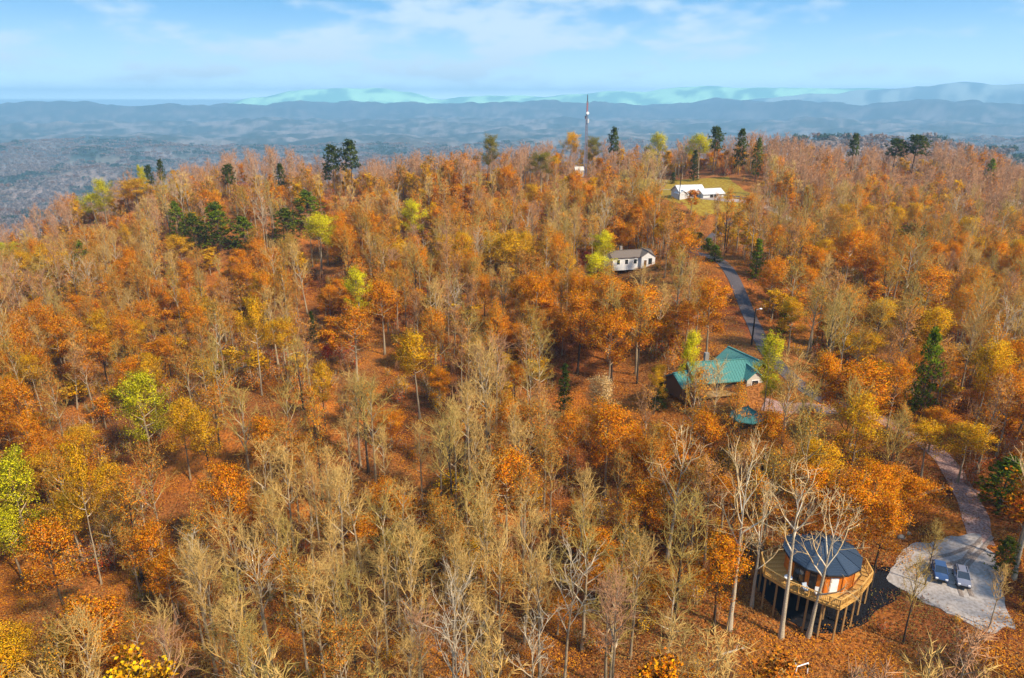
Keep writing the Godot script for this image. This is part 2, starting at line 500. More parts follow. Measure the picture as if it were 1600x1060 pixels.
# A broadleaf tree about 20 m tall: [trunk, crown, foliage] shapes. o: h, r (crown radius), first (height share of the lowest limb), trunk (radius),
# limbs, boughs, twigs, spikes (counts), e0, e1 (how steep the low and high limbs rise), bark, twig (colours), leaves (per twig), leaf (size), tones, lean
func grow(o: Dictionary) -> Array:
	var T := Geo.new()
	var B := Geo.new()
	var L := Geo.new()
	var h: float = o.h
	var m := 9
	var pts := []
	var p := Vector3.ZERO
	var drift: Vector3 = Vector3(rng.randf_range(-1, 1), 0, rng.randf_range(-1, 1)) * o.get("lean", 0.035)
	for k in m + 1:
		var u := float(k) / m
		pts.append(p)
		p += Vector3(drift.x + rng.randf_range(-0.05, 0.05) * (0.3 + u), 1.0, drift.z + rng.randf_range(-0.05, 0.05) * (0.3 + u)) * (h * o.get("leader", 0.9) / m)
	var rad := func(u: float) -> float: return o.trunk * (pow(1.0 - u, 0.85) * 0.92 + 0.03 + 0.35 * maxf(0.0, 0.06 - u) / 0.06)
	T.tube(pts[0] - Vector3(0, 1.2, 0), pts[0], o.trunk * 1.5, rad.call(0.0), 7, vary(o.bark, 0.1))
	for k in m:
		T.tube(pts[k], pts[k + 1], rad.call(float(k) / m), rad.call(float(k + 1) / m), 7 if k < 5 else 5, vary(o.bark, 0.12))
	var on := func(u: float) -> Vector3:
		var f := clampf(u, 0.0, 0.999) * m
		return pts[int(f)].lerp(pts[int(f) + 1], f - int(f))
	var mid := Vector3(0, h * (o.first + 1.0) * 0.5, 0)
	var turn := rng.randf() * TAU
	for i in o.limbs:
		var q := pow((i + rng.randf()) / o.limbs, 0.9)
		var u: float = lerpf(o.first, 0.97, q)
		var a: Vector3 = on.call(u)
		turn += 2.4 + rng.randf_range(-0.5, 0.5)
		var e: float = deg_to_rad(lerpf(o.e0, o.e1, q) + rng.randf_range(-10, 10))
		var ln: float = o.r * (0.72 + 0.42 * sin(PI * clampf(q * 0.85 + 0.12, 0.0, 1.0))) * rng.randf_range(0.75, 1.12)
		var d := Vector3(cos(turn) * cos(e), sin(e), sin(turn) * cos(e))
		var line := [a]
		var ns := 5
		for k in ns:
			d = (d + Vector3(0, o.get("curl", 0.10), 0) + rv(0.13)).normalized()
			line.append(line[-1] + d * ln / ns)
		var r0: float = minf(rad.call(u) * 0.62, 0.13) + 0.02
		for k in ns:
			B.tube(line[k], line[k + 1], lerpf(r0, 0.03, float(k) / ns), lerpf(r0, 0.03, float(k + 1) / ns), 4, vary(o.bark if k < 2 else o.twig, 0.14))
		for j in o.boughs:
			var s: float = lerpf(0.22, 1.0, (j + rng.randf() * 0.9) / o.boughs) * (ns - 0.02)
			var c: Vector3 = line[int(s)].lerp(line[int(s) + 1], s - int(s))
			var tan_: Vector3 = (line[int(s) + 1] - line[int(s)]).normalized()
			var bd := (tan_ * 0.85 + rv(0.85) + Vector3(0, 0.22, 0)).normalized()
			var bl: float = ln * rng.randf_range(0.26, 0.5)
			var c1 := c + bd * bl * 0.5
			var bd2 := (bd + rv(0.3) + Vector3(0, 0.12, 0)).normalized()
			var c2 := c1 + bd2 * bl * 0.5
			if o.spikes > 0 or rng.randf() < 0.6:
				B.tube(c, c1, 0.05, 0.034, 3, vary(o.twig, 0.2))
				B.tube(c1, c2, 0.034, 0.02, 3, vary(o.twig, 0.2))
			for t in o.twigs:
				var s2 := rng.randf_range(0.15, 1.0)
				var b0 := c.lerp(c1, s2 * 2.0) if s2 < 0.5 else c1.lerp(c2, s2 * 2.0 - 1.0)
				var td := (bd2 * 0.8 + rv(0.8) + Vector3(0, 0.2, 0)).normalized()
				var tl: float = rng.randf_range(0.8, 1.7) * o.get("twl", 1.0)
				var b1 := b0 + td * tl
				if o.spikes > 0:
					B.tube(b0, b1, o.get("tr", 0.026), 0.013, 3, vary(o.twig, 0.25))
					for k in o.spikes:
						var s3 := b0.lerp(b1, rng.randf_range(0.2, 1.0))
						B.spike(s3, s3 + (td * 0.7 + rv(0.8)).normalized() * tl * rng.randf_range(0.4, 0.8), o.get("sr", 0.018), vary(o.twig, 0.28))
				elif rng.randf() < o.get("bare", 1.0):
					B.spike(b0, b1, o.get("tr", 0.04), vary(o.twig, 0.25))
				for k in int(o.leaves + rng.randf()):
					var lp := b0.lerp(b1, rng.randf_range(0.1, 1.1)) + rv(o.get("fuzz", 0.35))
					var ld := (rv() + Vector3(0, -0.3, 0)).normalized()
					var ls := ld.cross(rv()).normalized()
					var z: float = o.leaf * rng.randf_range(0.7, 1.35)
					L.leaf(lp, ld, ls, z, z * 0.75, pick(o.tones), (lp - mid).normalized())
	return [T, B, L]

# A needle tree: whorls of branches that carry tufts. o: h, r, first, trunk, whorls, arms, tufts, blades, droop, point (1 cone .. 0 round), bark, tones
func grow_pine(o: Dictionary) -> Array:
	var T := Geo.new()
	var B := Geo.new()
	var L := Geo.new()
	var h: float = o.h
	var p := Vector3(0, -1.2, 0)
	for k in 8:
		var q := Vector3(rng.randf_range(-0.12, 0.12), h * 0.96 * (k + 1) / 8.0, rng.randf_range(-0.12, 0.12))
		T.tube(p, q, o.trunk * (1.0 - k / 8.6), o.trunk * (1.0 - (k + 1) / 8.6), 6, vary(o.bark, 0.15))
		p = q
	var turn := 0.0
	for i in o.whorls:
		var q: float = (i + 0.5) / o.whorls
		var y: float = h * lerpf(o.first, 0.97, q)
		var ball: float = sqrt(maxf(0.02, 1.0 - pow(2.0 * q - 0.75, 2.0) / 1.6))
		var cone: float = 1.08 - q
		var ln0: float = o.r * lerpf(ball, cone, o.point)
		for j in o.arms:
			turn += TAU / o.arms + rng.randf_range(-0.4, 0.4)
			var e: float = deg_to_rad(lerpf(o.droop, 48.0, q) + rng.randf_range(-14, 14))
			var ln: float = ln0 * rng.randf_range(0.6, 1.12)
			var d := Vector3(cos(turn) * cos(e), sin(e), sin(turn) * cos(e))
			var a := Vector3(0, y + rng.randf_range(-0.4, 0.4), 0)
			B.spike(a, a + d * ln, 0.06, vary(o.bark, 0.2))
			for t in o.tufts:
				var s := lerpf(0.3, 1.02, (t + rng.randf()) / o.tufts)
				var c := a + d * ln * s + rv(0.3 + 0.2 * (1.0 - o.point))
				for k in o.blades:
					var ld := (d * 0.5 + rv() + Vector3(0, 0.35, 0)).normalized()
					L.leaf(c + rv(0.16), ld, ld.cross(rv()).normalized(), o.leaf * rng.randf_range(0.7, 1.3), o.leaf * 0.34, pick(o.tones), (c - Vector3(0, h * 0.55, 0)).normalized())
	return [T, B, L]

# A shrub or sapling: stems from the ground with leaves
func grow_shrub(h: float, r: float, stems: int, leaves: int, size: float, bark: Color, tones: Array) -> Array:
	var T := Geo.new()
	var B := Geo.new()
	var L := Geo.new()
	for i in stems:
		var a := Vector3(rng.randf_range(-0.25, 0.25), -0.3, rng.randf_range(-0.25, 0.25)) * r
		var t := rng.randf() * TAU
		var b := Vector3(cos(t) * r * rng.randf_range(0.1, 0.9), h * rng.randf_range(0.55, 1.0), sin(t) * r * rng.randf_range(0.1, 0.9))
		var c := a.lerp(b, 0.5) + rv(0.2 * r)
		T.tube(a, c, 0.05, 0.035, 3, vary(bark, 0.2))
		B.tube(c, b, 0.035, 0.015, 3, vary(bark, 0.2))
		for k in 5:
			var s := c.lerp(b, rng.randf())
			B.spike(s, s + ((b - a).normalized() * 0.6 + rv(0.8)).normalized() * r * rng.randf_range(0.4, 0.8), 0.02, vary(bark, 0.25))
		for k in leaves / stems:
			var s := c.lerp(b, rng.randf_range(-0.2, 1.05)) + rv(r * 0.42)
			if s.y < 0.05: s.y = 0.05
			var ld := rv().normalized()
			L.leaf(s, ld, ld.cross(rv()).normalized(), size * rng.randf_range(0.7, 1.3), size * 0.8, pick(tones), (s - Vector3(0, h * 0.3, 0)).normalized())
	return [T, B, L]

var V := {}         # kind -> variants; a variant is [trunk mesh, crown mesh, foliage mesh or null]
var VL := {}        # kind -> lighter variants for the far woods, each one mesh

func commit(a: Array) -> Array:
	var leafm: Material = M.leaf
	return [a[0].mesh(M.bark), a[1].mesh(M.twig), a[2].mesh(leafm) if a[2].v.size() else null]

func joined(a: Array) -> ArrayMesh:
	var r := ArrayMesh.new()
	var ms := [M.bark, M.twig, M.leaf]
	for k in 3:
		if a[k].v.size():
			r.add_surface_from_arrays(Mesh.PRIMITIVE_TRIANGLES, a[k].arrays())
			r.surface_set_material(r.get_surface_count() - 1, ms[k])
	return r

const PALE := Color(0.46, 0.375, 0.26)
const GREY := Color(0.38, 0.30, 0.20)
const DARK := Color(0.075, 0.055, 0.04)
var TAN := Color(0.50, 0.32, 0.105)
var OLIVE := Color(0.38, 0.265, 0.075)
var MAUVE := Color(0.38, 0.205, 0.11)
var RUST := [Color(0.80, 0.29, 0.025), Color(0.70, 0.21, 0.018), Color(0.80, 0.38, 0.04), Color(0.55, 0.15, 0.015)]
var FIRE := [Color(0.95, 0.36, 0.010), Color(0.92, 0.29, 0.010), Color(0.95, 0.46, 0.012), Color(0.80, 0.20, 0.008)]
var AMBER := [Color(0.95, 0.52, 0.012), Color(0.92, 0.43, 0.010), Color(0.95, 0.62, 0.02), Color(0.80, 0.38, 0.012)]
var LEMON := [Color(0.97, 0.86, 0.012), Color(0.97, 0.80, 0.010), Color(0.97, 0.88, 0.03), Color(0.90, 0.76, 0.01)]
var LIME := [Color(0.84, 0.74, 0.015), Color(0.72, 0.66, 0.015), Color(0.90, 0.78, 0.02), Color(0.52, 0.52, 0.015)]
var OLIVES := [Color(0.30, 0.27, 0.03), Color(0.22, 0.22, 0.03), Color(0.38, 0.30, 0.04)]
var PEACH := [Color(0.85, 0.58, 0.26), Color(0.80, 0.46, 0.14), Color(0.88, 0.66, 0.36)]
var RED := [Color(0.62, 0.05, 0.02), Color(0.50, 0.035, 0.018), Color(0.70, 0.09, 0.03)]
var NEEDLE := [Color(0.075, 0.105, 0.014), Color(0.055, 0.08, 0.014), Color(0.12, 0.15, 0.018)]
var FRESH := [Color(0.18, 0.26, 0.012), Color(0.13, 0.19, 0.012), Color(0.26, 0.32, 0.018)]

func make_variants() -> void:
	rng.seed = 77
	var bare := {"h": 20.0, "r": 3.7, "first": 0.42, "trunk": 0.235, "limbs": 12, "boughs": 6, "twigs": 4, "spikes": 2, "tr": 0.021, "sr": 0.013, "e0": 44.0, "e1": 70.0, "bark": GREY, "twig": TAN, "leaves": 0, "leaf": 0.2, "tones": RUST}
	var with := func(b: Dictionary, o: Dictionary) -> Dictionary: return o.merged(b)
	V.bare = []
	for o in [{}, {"bark": PALE, "first": 0.48}, {"twig": OLIVE, "r": 4.4, "first": 0.36}, {"bark": PALE, "r": 4.0, "e0": 52.0, "e1": 78.0}, {"twig": OLIVE, "bark": DARK, "r": 4.4}, {"twig": MAUVE, "first": 0.45}, {"bark": PALE, "limbs": 11, "r": 4.6, "first": 0.38, "lean": 0.09}, {"twig": MAUVE, "bark": GREY, "r": 4.0}, {"r": 4.4, "e0": 36.0, "twig": TAN, "curl": 0.16}, {"boughs": 4, "twigs": 3, "limbs": 9, "r": 4.2, "bark": PALE, "twig": PALE, "lean": 0.06}, {"twigs": 3, "spikes": 1, "r": 3.4, "first": 0.5, "bark": GREY, "twig": MAUVE}, {"boughs": 7, "r": 5.2, "first": 0.32, "e0": 18.0, "e1": 58.0, "twig": OLIVE, "bark": PALE}]:
		V.bare.append(commit(grow(with.call(bare, o))))
	V.white = []
	for o in [{"first": 0.45, "r": 4.6}, {"first": 0.60, "r": 4.0, "limbs": 8}, {"first": 0.34, "r": 5.2, "limbs": 9, "e0": 30.0, "lean": 0.08}]:
		V.white.append(commit(grow(with.call(bare, with.call({"bark": Color(0.60, 0.52, 0.39), "twig": Color(0.60, 0.44, 0.23), "trunk": 0.29, "limbs": 9, "boughs": 4, "twigs": 3, "spikes": 2}, o)))))
	var rusty := with.call(bare, {"boughs": 5, "twigs": 4, "spikes": 1, "leaves": 7.5, "leaf": 0.18, "twig": OLIVE})
	V.rusty = []
	for o in [{}, {"tones": FIRE, "leaves": 6.0, "bark": PALE}, {"leaves": 11.0, "r": 5.0}, {"tones": [RUST[0], OLIVES[2], AMBER[3]], "leaves": 6.5}, {"tones": FIRE, "leaves": 10.0, "first": 0.3, "bark": DARK}, {"tones": [RUST[2], PEACH[1], RUST[0]], "leaves": 7.0, "twig": MAUVE}]:
		V.rusty.append(commit(grow(with.call(rusty, o))))
	var leafy := with.call(bare, {"r": 3.8, "limbs": 14, "boughs": 6, "twigs": 4, "spikes": 0, "tr": 0.03, "bare": 0.5, "leaves": 34, "leaf": 0.19, "fuzz": 0.6, "first": 0.42, "e0": 12.0, "e1": 60.0, "leader": 0.88, "bark": GREY})
	for row in [["orange", FIRE, 5], ["gold", AMBER, 4], ["lime", LIME, 3], ["lemon", LEMON, 3], ["peach", PEACH, 1], ["olive", OLIVES, 2], ["red", RED, 2]]:
		V[row[0]] = []
		for k in row[2]:
			V[row[0]].append(commit(grow(with.call(leafy, {"tones": row[1], "first": [0.44, 0.56, 0.36, 0.48, 0.42][k], "leaves": [34.0, 30.0, 38.0, 26.0, 20.0][k], "bark": [GREY, PALE, GREY, DARK, PALE][k]}))))
	var pine := {"h": 16.0, "r": 3.6, "first": 0.30, "trunk": 0.22, "whorls": 13, "arms": 5, "tufts": 5, "blades": 9, "leaf": 0.62, "droop": -8.0, "point": 0.35, "bark": Color(0.16, 0.11, 0.08), "tones": NEEDLE}
	V.pine = []
	for o in [{}, {"first": 0.22, "point": 0.2}, {"first": 0.55, "point": 0.1, "whorls": 9, "arms": 6}, {"tones": FRESH, "first": 0.16, "point": 0.4}, {"tones": [NEEDLE[2], OLIVES[1], FRESH[1]], "first": 0.2, "point": 0.3}]:
		V.pine.append(commit(grow_pine(with.call(pine, o))))
	V.cedar = []
	for o in [{}, {"tones": FRESH}]:
		V.cedar.append(commit(grow_pine(with.call(pine, with.call({"first": 0.03, "point": 0.75, "r": 3.0, "whorls": 17, "droop": 6.0, "leaf": 0.5}, o)))))
	V.shrub = []
	for row in [[RUST, 560], [FIRE, 640], [[OLIVES[0], RUST[1], OLIVES[2]], 500], [RUST, 90], [[AMBER[0], FIRE[2]], 540], [[RUST[3], RED[1], RUST[1]], 520]]:
		V.shrub.append(commit(grow_shrub(3.0, 1.5, 9, int(row[1] * 1.5), 0.115, MAUVE if row[1] < 100 else GREY, row[0])))
	# lighter kinds for the far woods
	var farb := with.call(bare, {"limbs": 10, "boughs": 5, "twigs": 5, "spikes": 0, "tr": 0.05})
	VL.bare = []
	for o in [{}, {"twig": OLIVE}, {"twig": MAUVE, "bark": GREY}, {"twig": MAUVE, "r": 5.0, "bark": PALE}]:
		VL.bare.append(joined(grow(with.call(farb, o))))
	var farr := with.call(farb, {"twigs": 4, "leaves": 4.5, "leaf": 0.38, "bare": 0.5})
	VL.rusty = []
	for o in [{}, {"tones": FIRE}, {"tones": [RUST[2], OLIVES[2], RUST[0]], "twig": MAUVE}]:
		VL.rusty.append(joined(grow(with.call(farr, o))))
	VL.orange = []
	for o in [{"tones": FIRE}, {"tones": AMBER}]:
		VL.orange.append(joined(grow(with.call(farr, with.call({"leaves": 12.0, "leaf": 0.40, "fuzz": 0.55, "first": 0.3, "bare": 0.2}, o)))))
	VL.shrub = []
	for row in [[RUST, 420], [FIRE, 460], [[OLIVES[0], RUST[1], OLIVES[2]], 380], [RUST, 40], [[AMBER[0], FIRE[2]], 400], [[RUST[3], RED[1], RUST[1]], 380]]:
		VL.shrub.append(joined(grow_shrub(3.0, 1.5, 6, row[1], 0.16, MAUVE if row[1] < 50 else GREY, row[0])))

func plant(called: String, variant: Array, at: Vector3, turn: float, wide: float, high: float, label: String, category: String, group := "") -> Node3D:
	var o := thing(called, at, turn)
	o.scale = Vector3(wide, high, wide)
	share("trunk", variant[0], o)
	share("crown", variant[1], o)
	if variant[2]: share("foliage", variant[2], o)
	tag(o, label, category, group)
	return o

func scatter(called: String, parent: Node, me: Mesh, where: Array) -> void:
	if where.is_empty(): return
	var mm := MultiMesh.new()
	mm.transform_format = MultiMesh.TRANSFORM_3D
	mm.mesh = me
	mm.instance_count = where.size()
	for k in where.size(): mm.set_instance_transform(k, where[k])
	var o := MultiMeshInstance3D.new()
	o.multimesh = mm
	o.name = called
	parent.add_child(o, true)
	o.set_meta("kind", "stuff")

const SPECIAL := [
	["gold", -54.9, -137.3, 21.0, 5.7, 10.0, "slim golden yellow tree on a long pale bare trunk, on the middle of the slope"],
	["lime", -35.7, -247.6, 17.0, 7.9, 11.4, "small bright lemon yellow tree alone among bare trees high on the slope"],
	["lime", -63.9, -223.5, 18.0, 9.7, 11.8, "lemon yellow tree directly below the big round dark green pine"],
	["lime", -40.7, -174.8, 18.0, 6.4, 8.7, "lemon yellow tree just above the big bright orange crown on the slope"],
	["lime", -84.0, -100.3, 20.0, 8.5, 13.4, "largest lime yellow tree, broad crown cut by the left edge of the view"],
	["lime", -82.9, -95.6, 13.0, 6.4, 7.1, "lime green lower tree under the broad lime yellow crown at the left edge"],
	["gold", -65.8, -90.2, 24.0, 4.3, 5.6, "golden round crown on a tall bare white trunk at the lower left"],
	["gold", -76.3, -132.5, 15.0, 5.1, 6.9, "small amber yellow tree just above the twin lime trees on the left slope"],
	["lime", -70.3, -118.0, 19.0, 8.3, 9.0, "broad lime and yellow tree below the small amber tree on the left slope"],
	["gold", -60.8, -113.0, 16.0, 5.4, 5.3, "yellow tree between the broad lime tree and the ragged yellow tree"],
	["gold", -55.1, -109.4, 16.0, 5.7, 8.5, "ragged yellow tree at the lower end of the yellow clump on the left"],
	["lime", -191.9, -323.3, 20.0, 8.9, 9.3, "upper lime yellow tree of the pair on the left shoulder of the hill"],
	["lime", -208.2, -342.5, 15.0, 11.5, 11.4, "lower lime yellow tree of the pair on the left shoulder of the hill"],
	["gold", -147.1, -258.5, 15.0, 4.9, 13.1, "narrow amber tree like a flame on the upper left slope"],
	["gold", -116.4, -236.9, 14.0, 8.1, 8.1, "dome shaped amber yellow tree under the cluster of green pines"],
	["lime", -217.3, -287.9, 15.0, 12.1, 11.1, "yellow tree cut by the left edge high on the slope"],
	["lime", 27.6, -198.8, 14.0, 7.2, 7.6, "pale yellow round tree beside the white house with windows"],
	["lime", 22.8, -185.2, 12.0, 8.5, 7.6, "olive lime tree below the pale yellow tree at the white house"],
	["lime", 81.4, -391.8, 22.7, 9.9, 15.9, "yellow green tree behind the lawn, standing apart from its twin"],
	["lime", 98.2, -368.1, 21.0, 13.3, 17.1, "broader yellow green tree behind the lawn next to a dark pine"],
	["gold", -19.0, -127.7, 18.0, 7.2, 8.6, "golden orange crown in the middle of the tan bare trees"],
	["orange", -32.2, -161.8, 19.0, 9.8, 11.0, "bright orange crown, upper of the pair at the middle of the slope"],
	["orange", -36.0, -146.6, 18.0, 10.2, 10.7, "vivid orange crown, lower of the pair at the middle of the slope"],
	["gold", -37.4, -123.3, 14.0, 4.5, 5.1, "small mustard yellow tree beside the dark hollow"],
	["lime", 45.5, -111.9, 17.0, 4.1, 6.3, "lime green tree at the right end of the teal roofed house"],
	["lime", 46.5, -112.6, 9.0, 3.9, 5.4, "low lime green tree between the teal house and the teal pavilion"],
	["peach", 16.4, -112.1, 16.0, 6.0, 4.4, "pale peach coloured crown beside the cone shaped evergreen"],
	["orange", 16.3, -103.7, 18.0, 8.7, 7.8, "amber orange tree just below the pale peach crown"],
	["orange", 14.8, -143.5, 19.0, 9.9, 10.1, "orange tree at the left of the wide orange canopy above the dark trunks"],
	["orange", 27.2, -138.7, 20.0, 10.9, 10.1, "orange tree at the right of the wide orange canopy above the dark trunks"],
	["orange", 22.1, -146.6, 20.0, 10.0, 8.0, "orange tree at the back of the wide orange canopy"],
	["orange", 20.3, -132.2, 19.0, 8.7, 7.1, "deep orange tree at the front of the wide orange canopy"],
	["orange", 39.2, -78.1, 17.0, 7.1, 6.6, "orange crown right behind the blue roof of the stilt house"],
	["orange", 43.9, -75.9, 17.0, 7.5, 7.4, "big orange crown behind the right side of the stilt house"],
	["orange", 47.4, -74.3, 14.0, 5.7, 7.3, "round orange crown at the edge of the gravel lot"],
	["gold", 51.8, -91.5, 17.0, 6.3, 9.0, "amber crown between the driveway and the stilt house trees"],
	["gold", 80.1, -106.6, 17.0, 6.0, 6.5, "amber and green crown right of the tall dark pine"],
	["orange", 57.3, -103.2, 16.0, 9.5, 4.7, "flat orange crown above the pale driveway"],
	["orange", 52.7, -105.8, 16.0, 6.5, 6.0, "orange crown between the lime tree and the driveway"],
	["gold", 24.7, -74.7, 4.0, 3.4, 2.9, "small yellow bush in the hollow left of the stilt house"],
	["gold", 20.8, -61.6, 4.5, 2.9, 2.8, "small yellow bush at the bottom edge below the white trunks"],
	["gold", -1.9, -199.8, 17.0, 10.6, 8.5, "orange and yellow crown near the middle of the upper slope"],
	["gold", 31.0, -381.0, 20.8, 9.6, 11.6, "amber crown on the skyline left of the radio mast"],
	["olive", 13.7, -327.3, 18.0, 14.3, 12.0, "olive green crown on the skyline left of the amber crown"],
	["olive", -11.2, -353.4, 24.0, 10.2, 15.1, "olive crown on the skyline above the middle of the slope"],
	["olive", 43.1, -381.2, 19.0, 11.0, 13.9, "olive yellow crown just right of the radio mast"],
	["gold", -176.8, -324.8, 14.0, 15.6, 8.7, "spreading amber crown on the left shoulder behind the lime pair"],
	["orange", -184.5, -295.4, 13.0, 16.8, 9.4, "orange tree on the left shoulder under the lime pair"],
	["orange", 65.0, -106.6, 14.0, 5.4, 6.1, "orange tree between the dark pine and the gravel lane"],
	["orange", 96.2, -152.9, 18.0, 11.8, 8.3, "vivid orange crown above the tall dark pine on the right slope"],
	["orange", 89.9, -178.6, 18.0, 10.2, 9.5, "orange crown on the right slope above the lane"],
	["orange", 70.0, -102.0, 8.0, 5.3, 4.0, "low orange tree above the shrubs at the lane"],
	["gold", 65.3, -95.4, 9.0, 6.0, 4.5, "low mustard tree beside the gravel lane"],
	["gold", 70.1, -93.9, 10.0, 5.9, 5.5, "mustard yellow tree above the red shrub"],
	["red", 71.3, -93.4, 3.5, 3.6, 2.9, "scarlet shrub beside the gravel lane and the pink stones"],
	["red", 31.6, -126.8, 5.0, 5.7, 3.8, "scarlet tree at the left end of the teal roofed house"],
	["red", 22.4, -205.9, 8.0, 3.5, 3.5, "small scarlet tree left of the pale yellow tree"],
	["red", 51.2, -106.9, 6.0, 4.4, 3.2, "dark red tree below the pale driveway"],
	["red", -44.2, -152.3, 7.0, 2.4, 2.0, "small scarlet tree at the foot of the orange pair"],
	["red", 74.8, -106.6, 4.0, 2.0, 1.7, "small dark red shrub right of the gravel lane"],
	["gold", 28.0, -122.2, 10.0, 3.5, 4.7, "yellow green tree left of the scarlet tree at the teal house"],
	["lime", 33.4, -119.8, 16.0, 3.4, 4.0, "lemon yellow tree behind the teal roof"],
	["orange", 41.7, -137.0, 17.0, 8.8, 8.4, "amber orange crown at the left edge of the paved lane"],
	["orange", 46.7, -182.3, 15.0, 10.4, 7.7, "rusty orange crown between white house and the hedge"],
	["orange", 40.6, -96.9, 14.0, 6.1, 5.7, "orange tree below the teal pavilion"],
	["orange", 31.7, -100.7, 14.0, 7.4, 5.9, "rust orange tree left below the teal pavilion"],
	["pine", -81.0, -352.0, 27.0, 10.2, 19.3, "tallest dark pine on the skyline of the ridge"],
	["pine", -90.2, -353.4, 24.0, 9.6, 16.5, "dark pine on the skyline leaning to the left of the tallest pine"],
	["pine", -94.2, -356.1, 13.9, 5.2, 12.4, "small green pine under the two skyline pines"],
	["pine", -80.3, -269.8, 15.0, 10.5, 14.0, "big round dark green pine at the middle of the upper slope"],
	["pine", -83.8, -252.5, 14.0, 9.0, 12.2, "brown green pine left below the big round pine"],
	["pine", -98.1, -248.3, 13.0, 8.9, 9.9, "rightmost green pine of the cluster on the upper left slope"],
	["pine", -108.7, -251.2, 17.0, 9.9, 18.4, "tallest green pine in the middle of the cluster on the upper left slope"],
	["pine", -118.3, -252.7, 14.0, 8.1, 14.9, "olive pine between the taller pines of the cluster"],
	["pine", -128.9, -263.0, 15.0, 6.4, 11.6, "leftmost green pine of the cluster on the upper left slope"],
	["pine", -159.3, -247.7, 15.0, 7.1, 13.7, "slim bright green pine alone on the far left slope"],
	["pine", -107.4, -323.7, 15.0, 5.3, 9.9, "small leaning pine near the cabin on the ridge"],
	["pine", -125.8, -309.7, 17.0, 6.2, 3.8, "umbrella shaped pine top on a bare pole trunk on the ridge"],
	["cedar", 10.5, -125.6, 12.0, 3.6, 8.3, "cone shaped dark green evergreen at the dark trunks"],
	["pine", 72.5, -110.3, 18.0, 5.1, 9.7, "tall dark green pine on the right slope"],
	["pine", 72.0, -86.8, 9.0, 6.7, 6.3, "wide green evergreen at the right edge of the view"],
	["pine", 64.5, -74.7, 6.0, 3.3, 4.7, "dark olive bush beside the gravel lot"],
	["pine", 222.1, -408.2, 19.2, 12.5, 12.4, "dark pine of the skyline pair on the right ridge"],
	["pine", 231.4, -404.7, 21.1, 14.6, 9.0, "flat topped dark pine of the skyline pair on the right ridge"],
	["pine", 196.0, -405.2, 24.0, 6.6, 6.5, "single small dark pine on the right skyline"],
	["pine", 249.9, -365.0, 14.0, 6.0, 8.2, "small round green pine near the right end of the ridge"],
	["pine", 108.5, -377.8, 23.0, 8.8, 6.1, "flat dark pine crown rising over the yellow green tree"],
	["pine", 118.1, -364.8, 23.0, 7.2, 8.1, "dark pine left of the bent one behind the lawn"],
	["pine", 122.3, -350.5, 21.0, 5.7, 21.3, "bent slim olive pine behind the lawn"],
	["pine", 54.2, -376.8, 24.0, 6.1, 12.1, "narrow dark pine on the skyline right of the radio mast"],
	["cedar", 63.7, -244.3, 4.0, 6.0, 5.7, "first evergreen of the hedge along the paved lane"],
	["cedar", 65.2, -236.5, 4.5, 6.2, 6.5, "second evergreen of the hedge along the paved lane"],
	["cedar", 62.4, -214.7, 4.5, 5.7, 6.8, "third evergreen of the hedge along the paved lane"],
	["cedar", 58.5, -193.5, 5.0, 4.8, 7.4, "last evergreen of the hedge at the bend of the paved lane"],
	["cedar", 66.2, -180.8, 11.0, 4.8, 9.6, "light green evergreen right of the paved lane"],
	["cedar", 64.9, -154.7, 8.0, 4.2, 5.1, "round light green evergreen right of the lower paved lane"],
	["pine", 178.7, -327.9, 8.0, 8.5, 6.1, "low dark green pine on the far right slope"],
	["pine", 178.5, -314.6, 7.0, 10.5, 6.5, "spreading green pine on the far right slope"],
	["pine", 177.8, -295.9, 9.0, 4.4, 4.9, "small round pine right of the spreading green pine"],
	["pine", 136.3, -229.6, 12.0, 10.0, 4.8, "flat wide dark green pine on the right slope"],
	["cedar", 82.4, -356.5, 6.0, 3.9, 9.5, "dark cone evergreen beside the white roofed house on the lawn"],
	["cedar", 94.4, -362.8, 16.0, 5.9, 13.3, "dark pine hugging the broad yellow green tree"],
	["pine", -174.3, -347.3, 20.0, 3.8, 5.0, "tiny blue green pine on the left skyline"],
	["pine", -178.4, -342.9, 18.0, 4.4, 4.9, "tiny dark pine beside the small lime tree on the left skyline"],
	["lime", -180.1, -338.7, 18.0, 4.3, 4.9, "tiny lime tree on the left skyline"],
	["cedar", -53.6, -173.8, 9.0, 2.7, 6.5, "thin young green pine beside the fallen log"],
	["cedar", 28.9, -122.9, 7.0, 3.8, 5.6, "dark green evergreen under the yellow green tree at the teal house"],
]
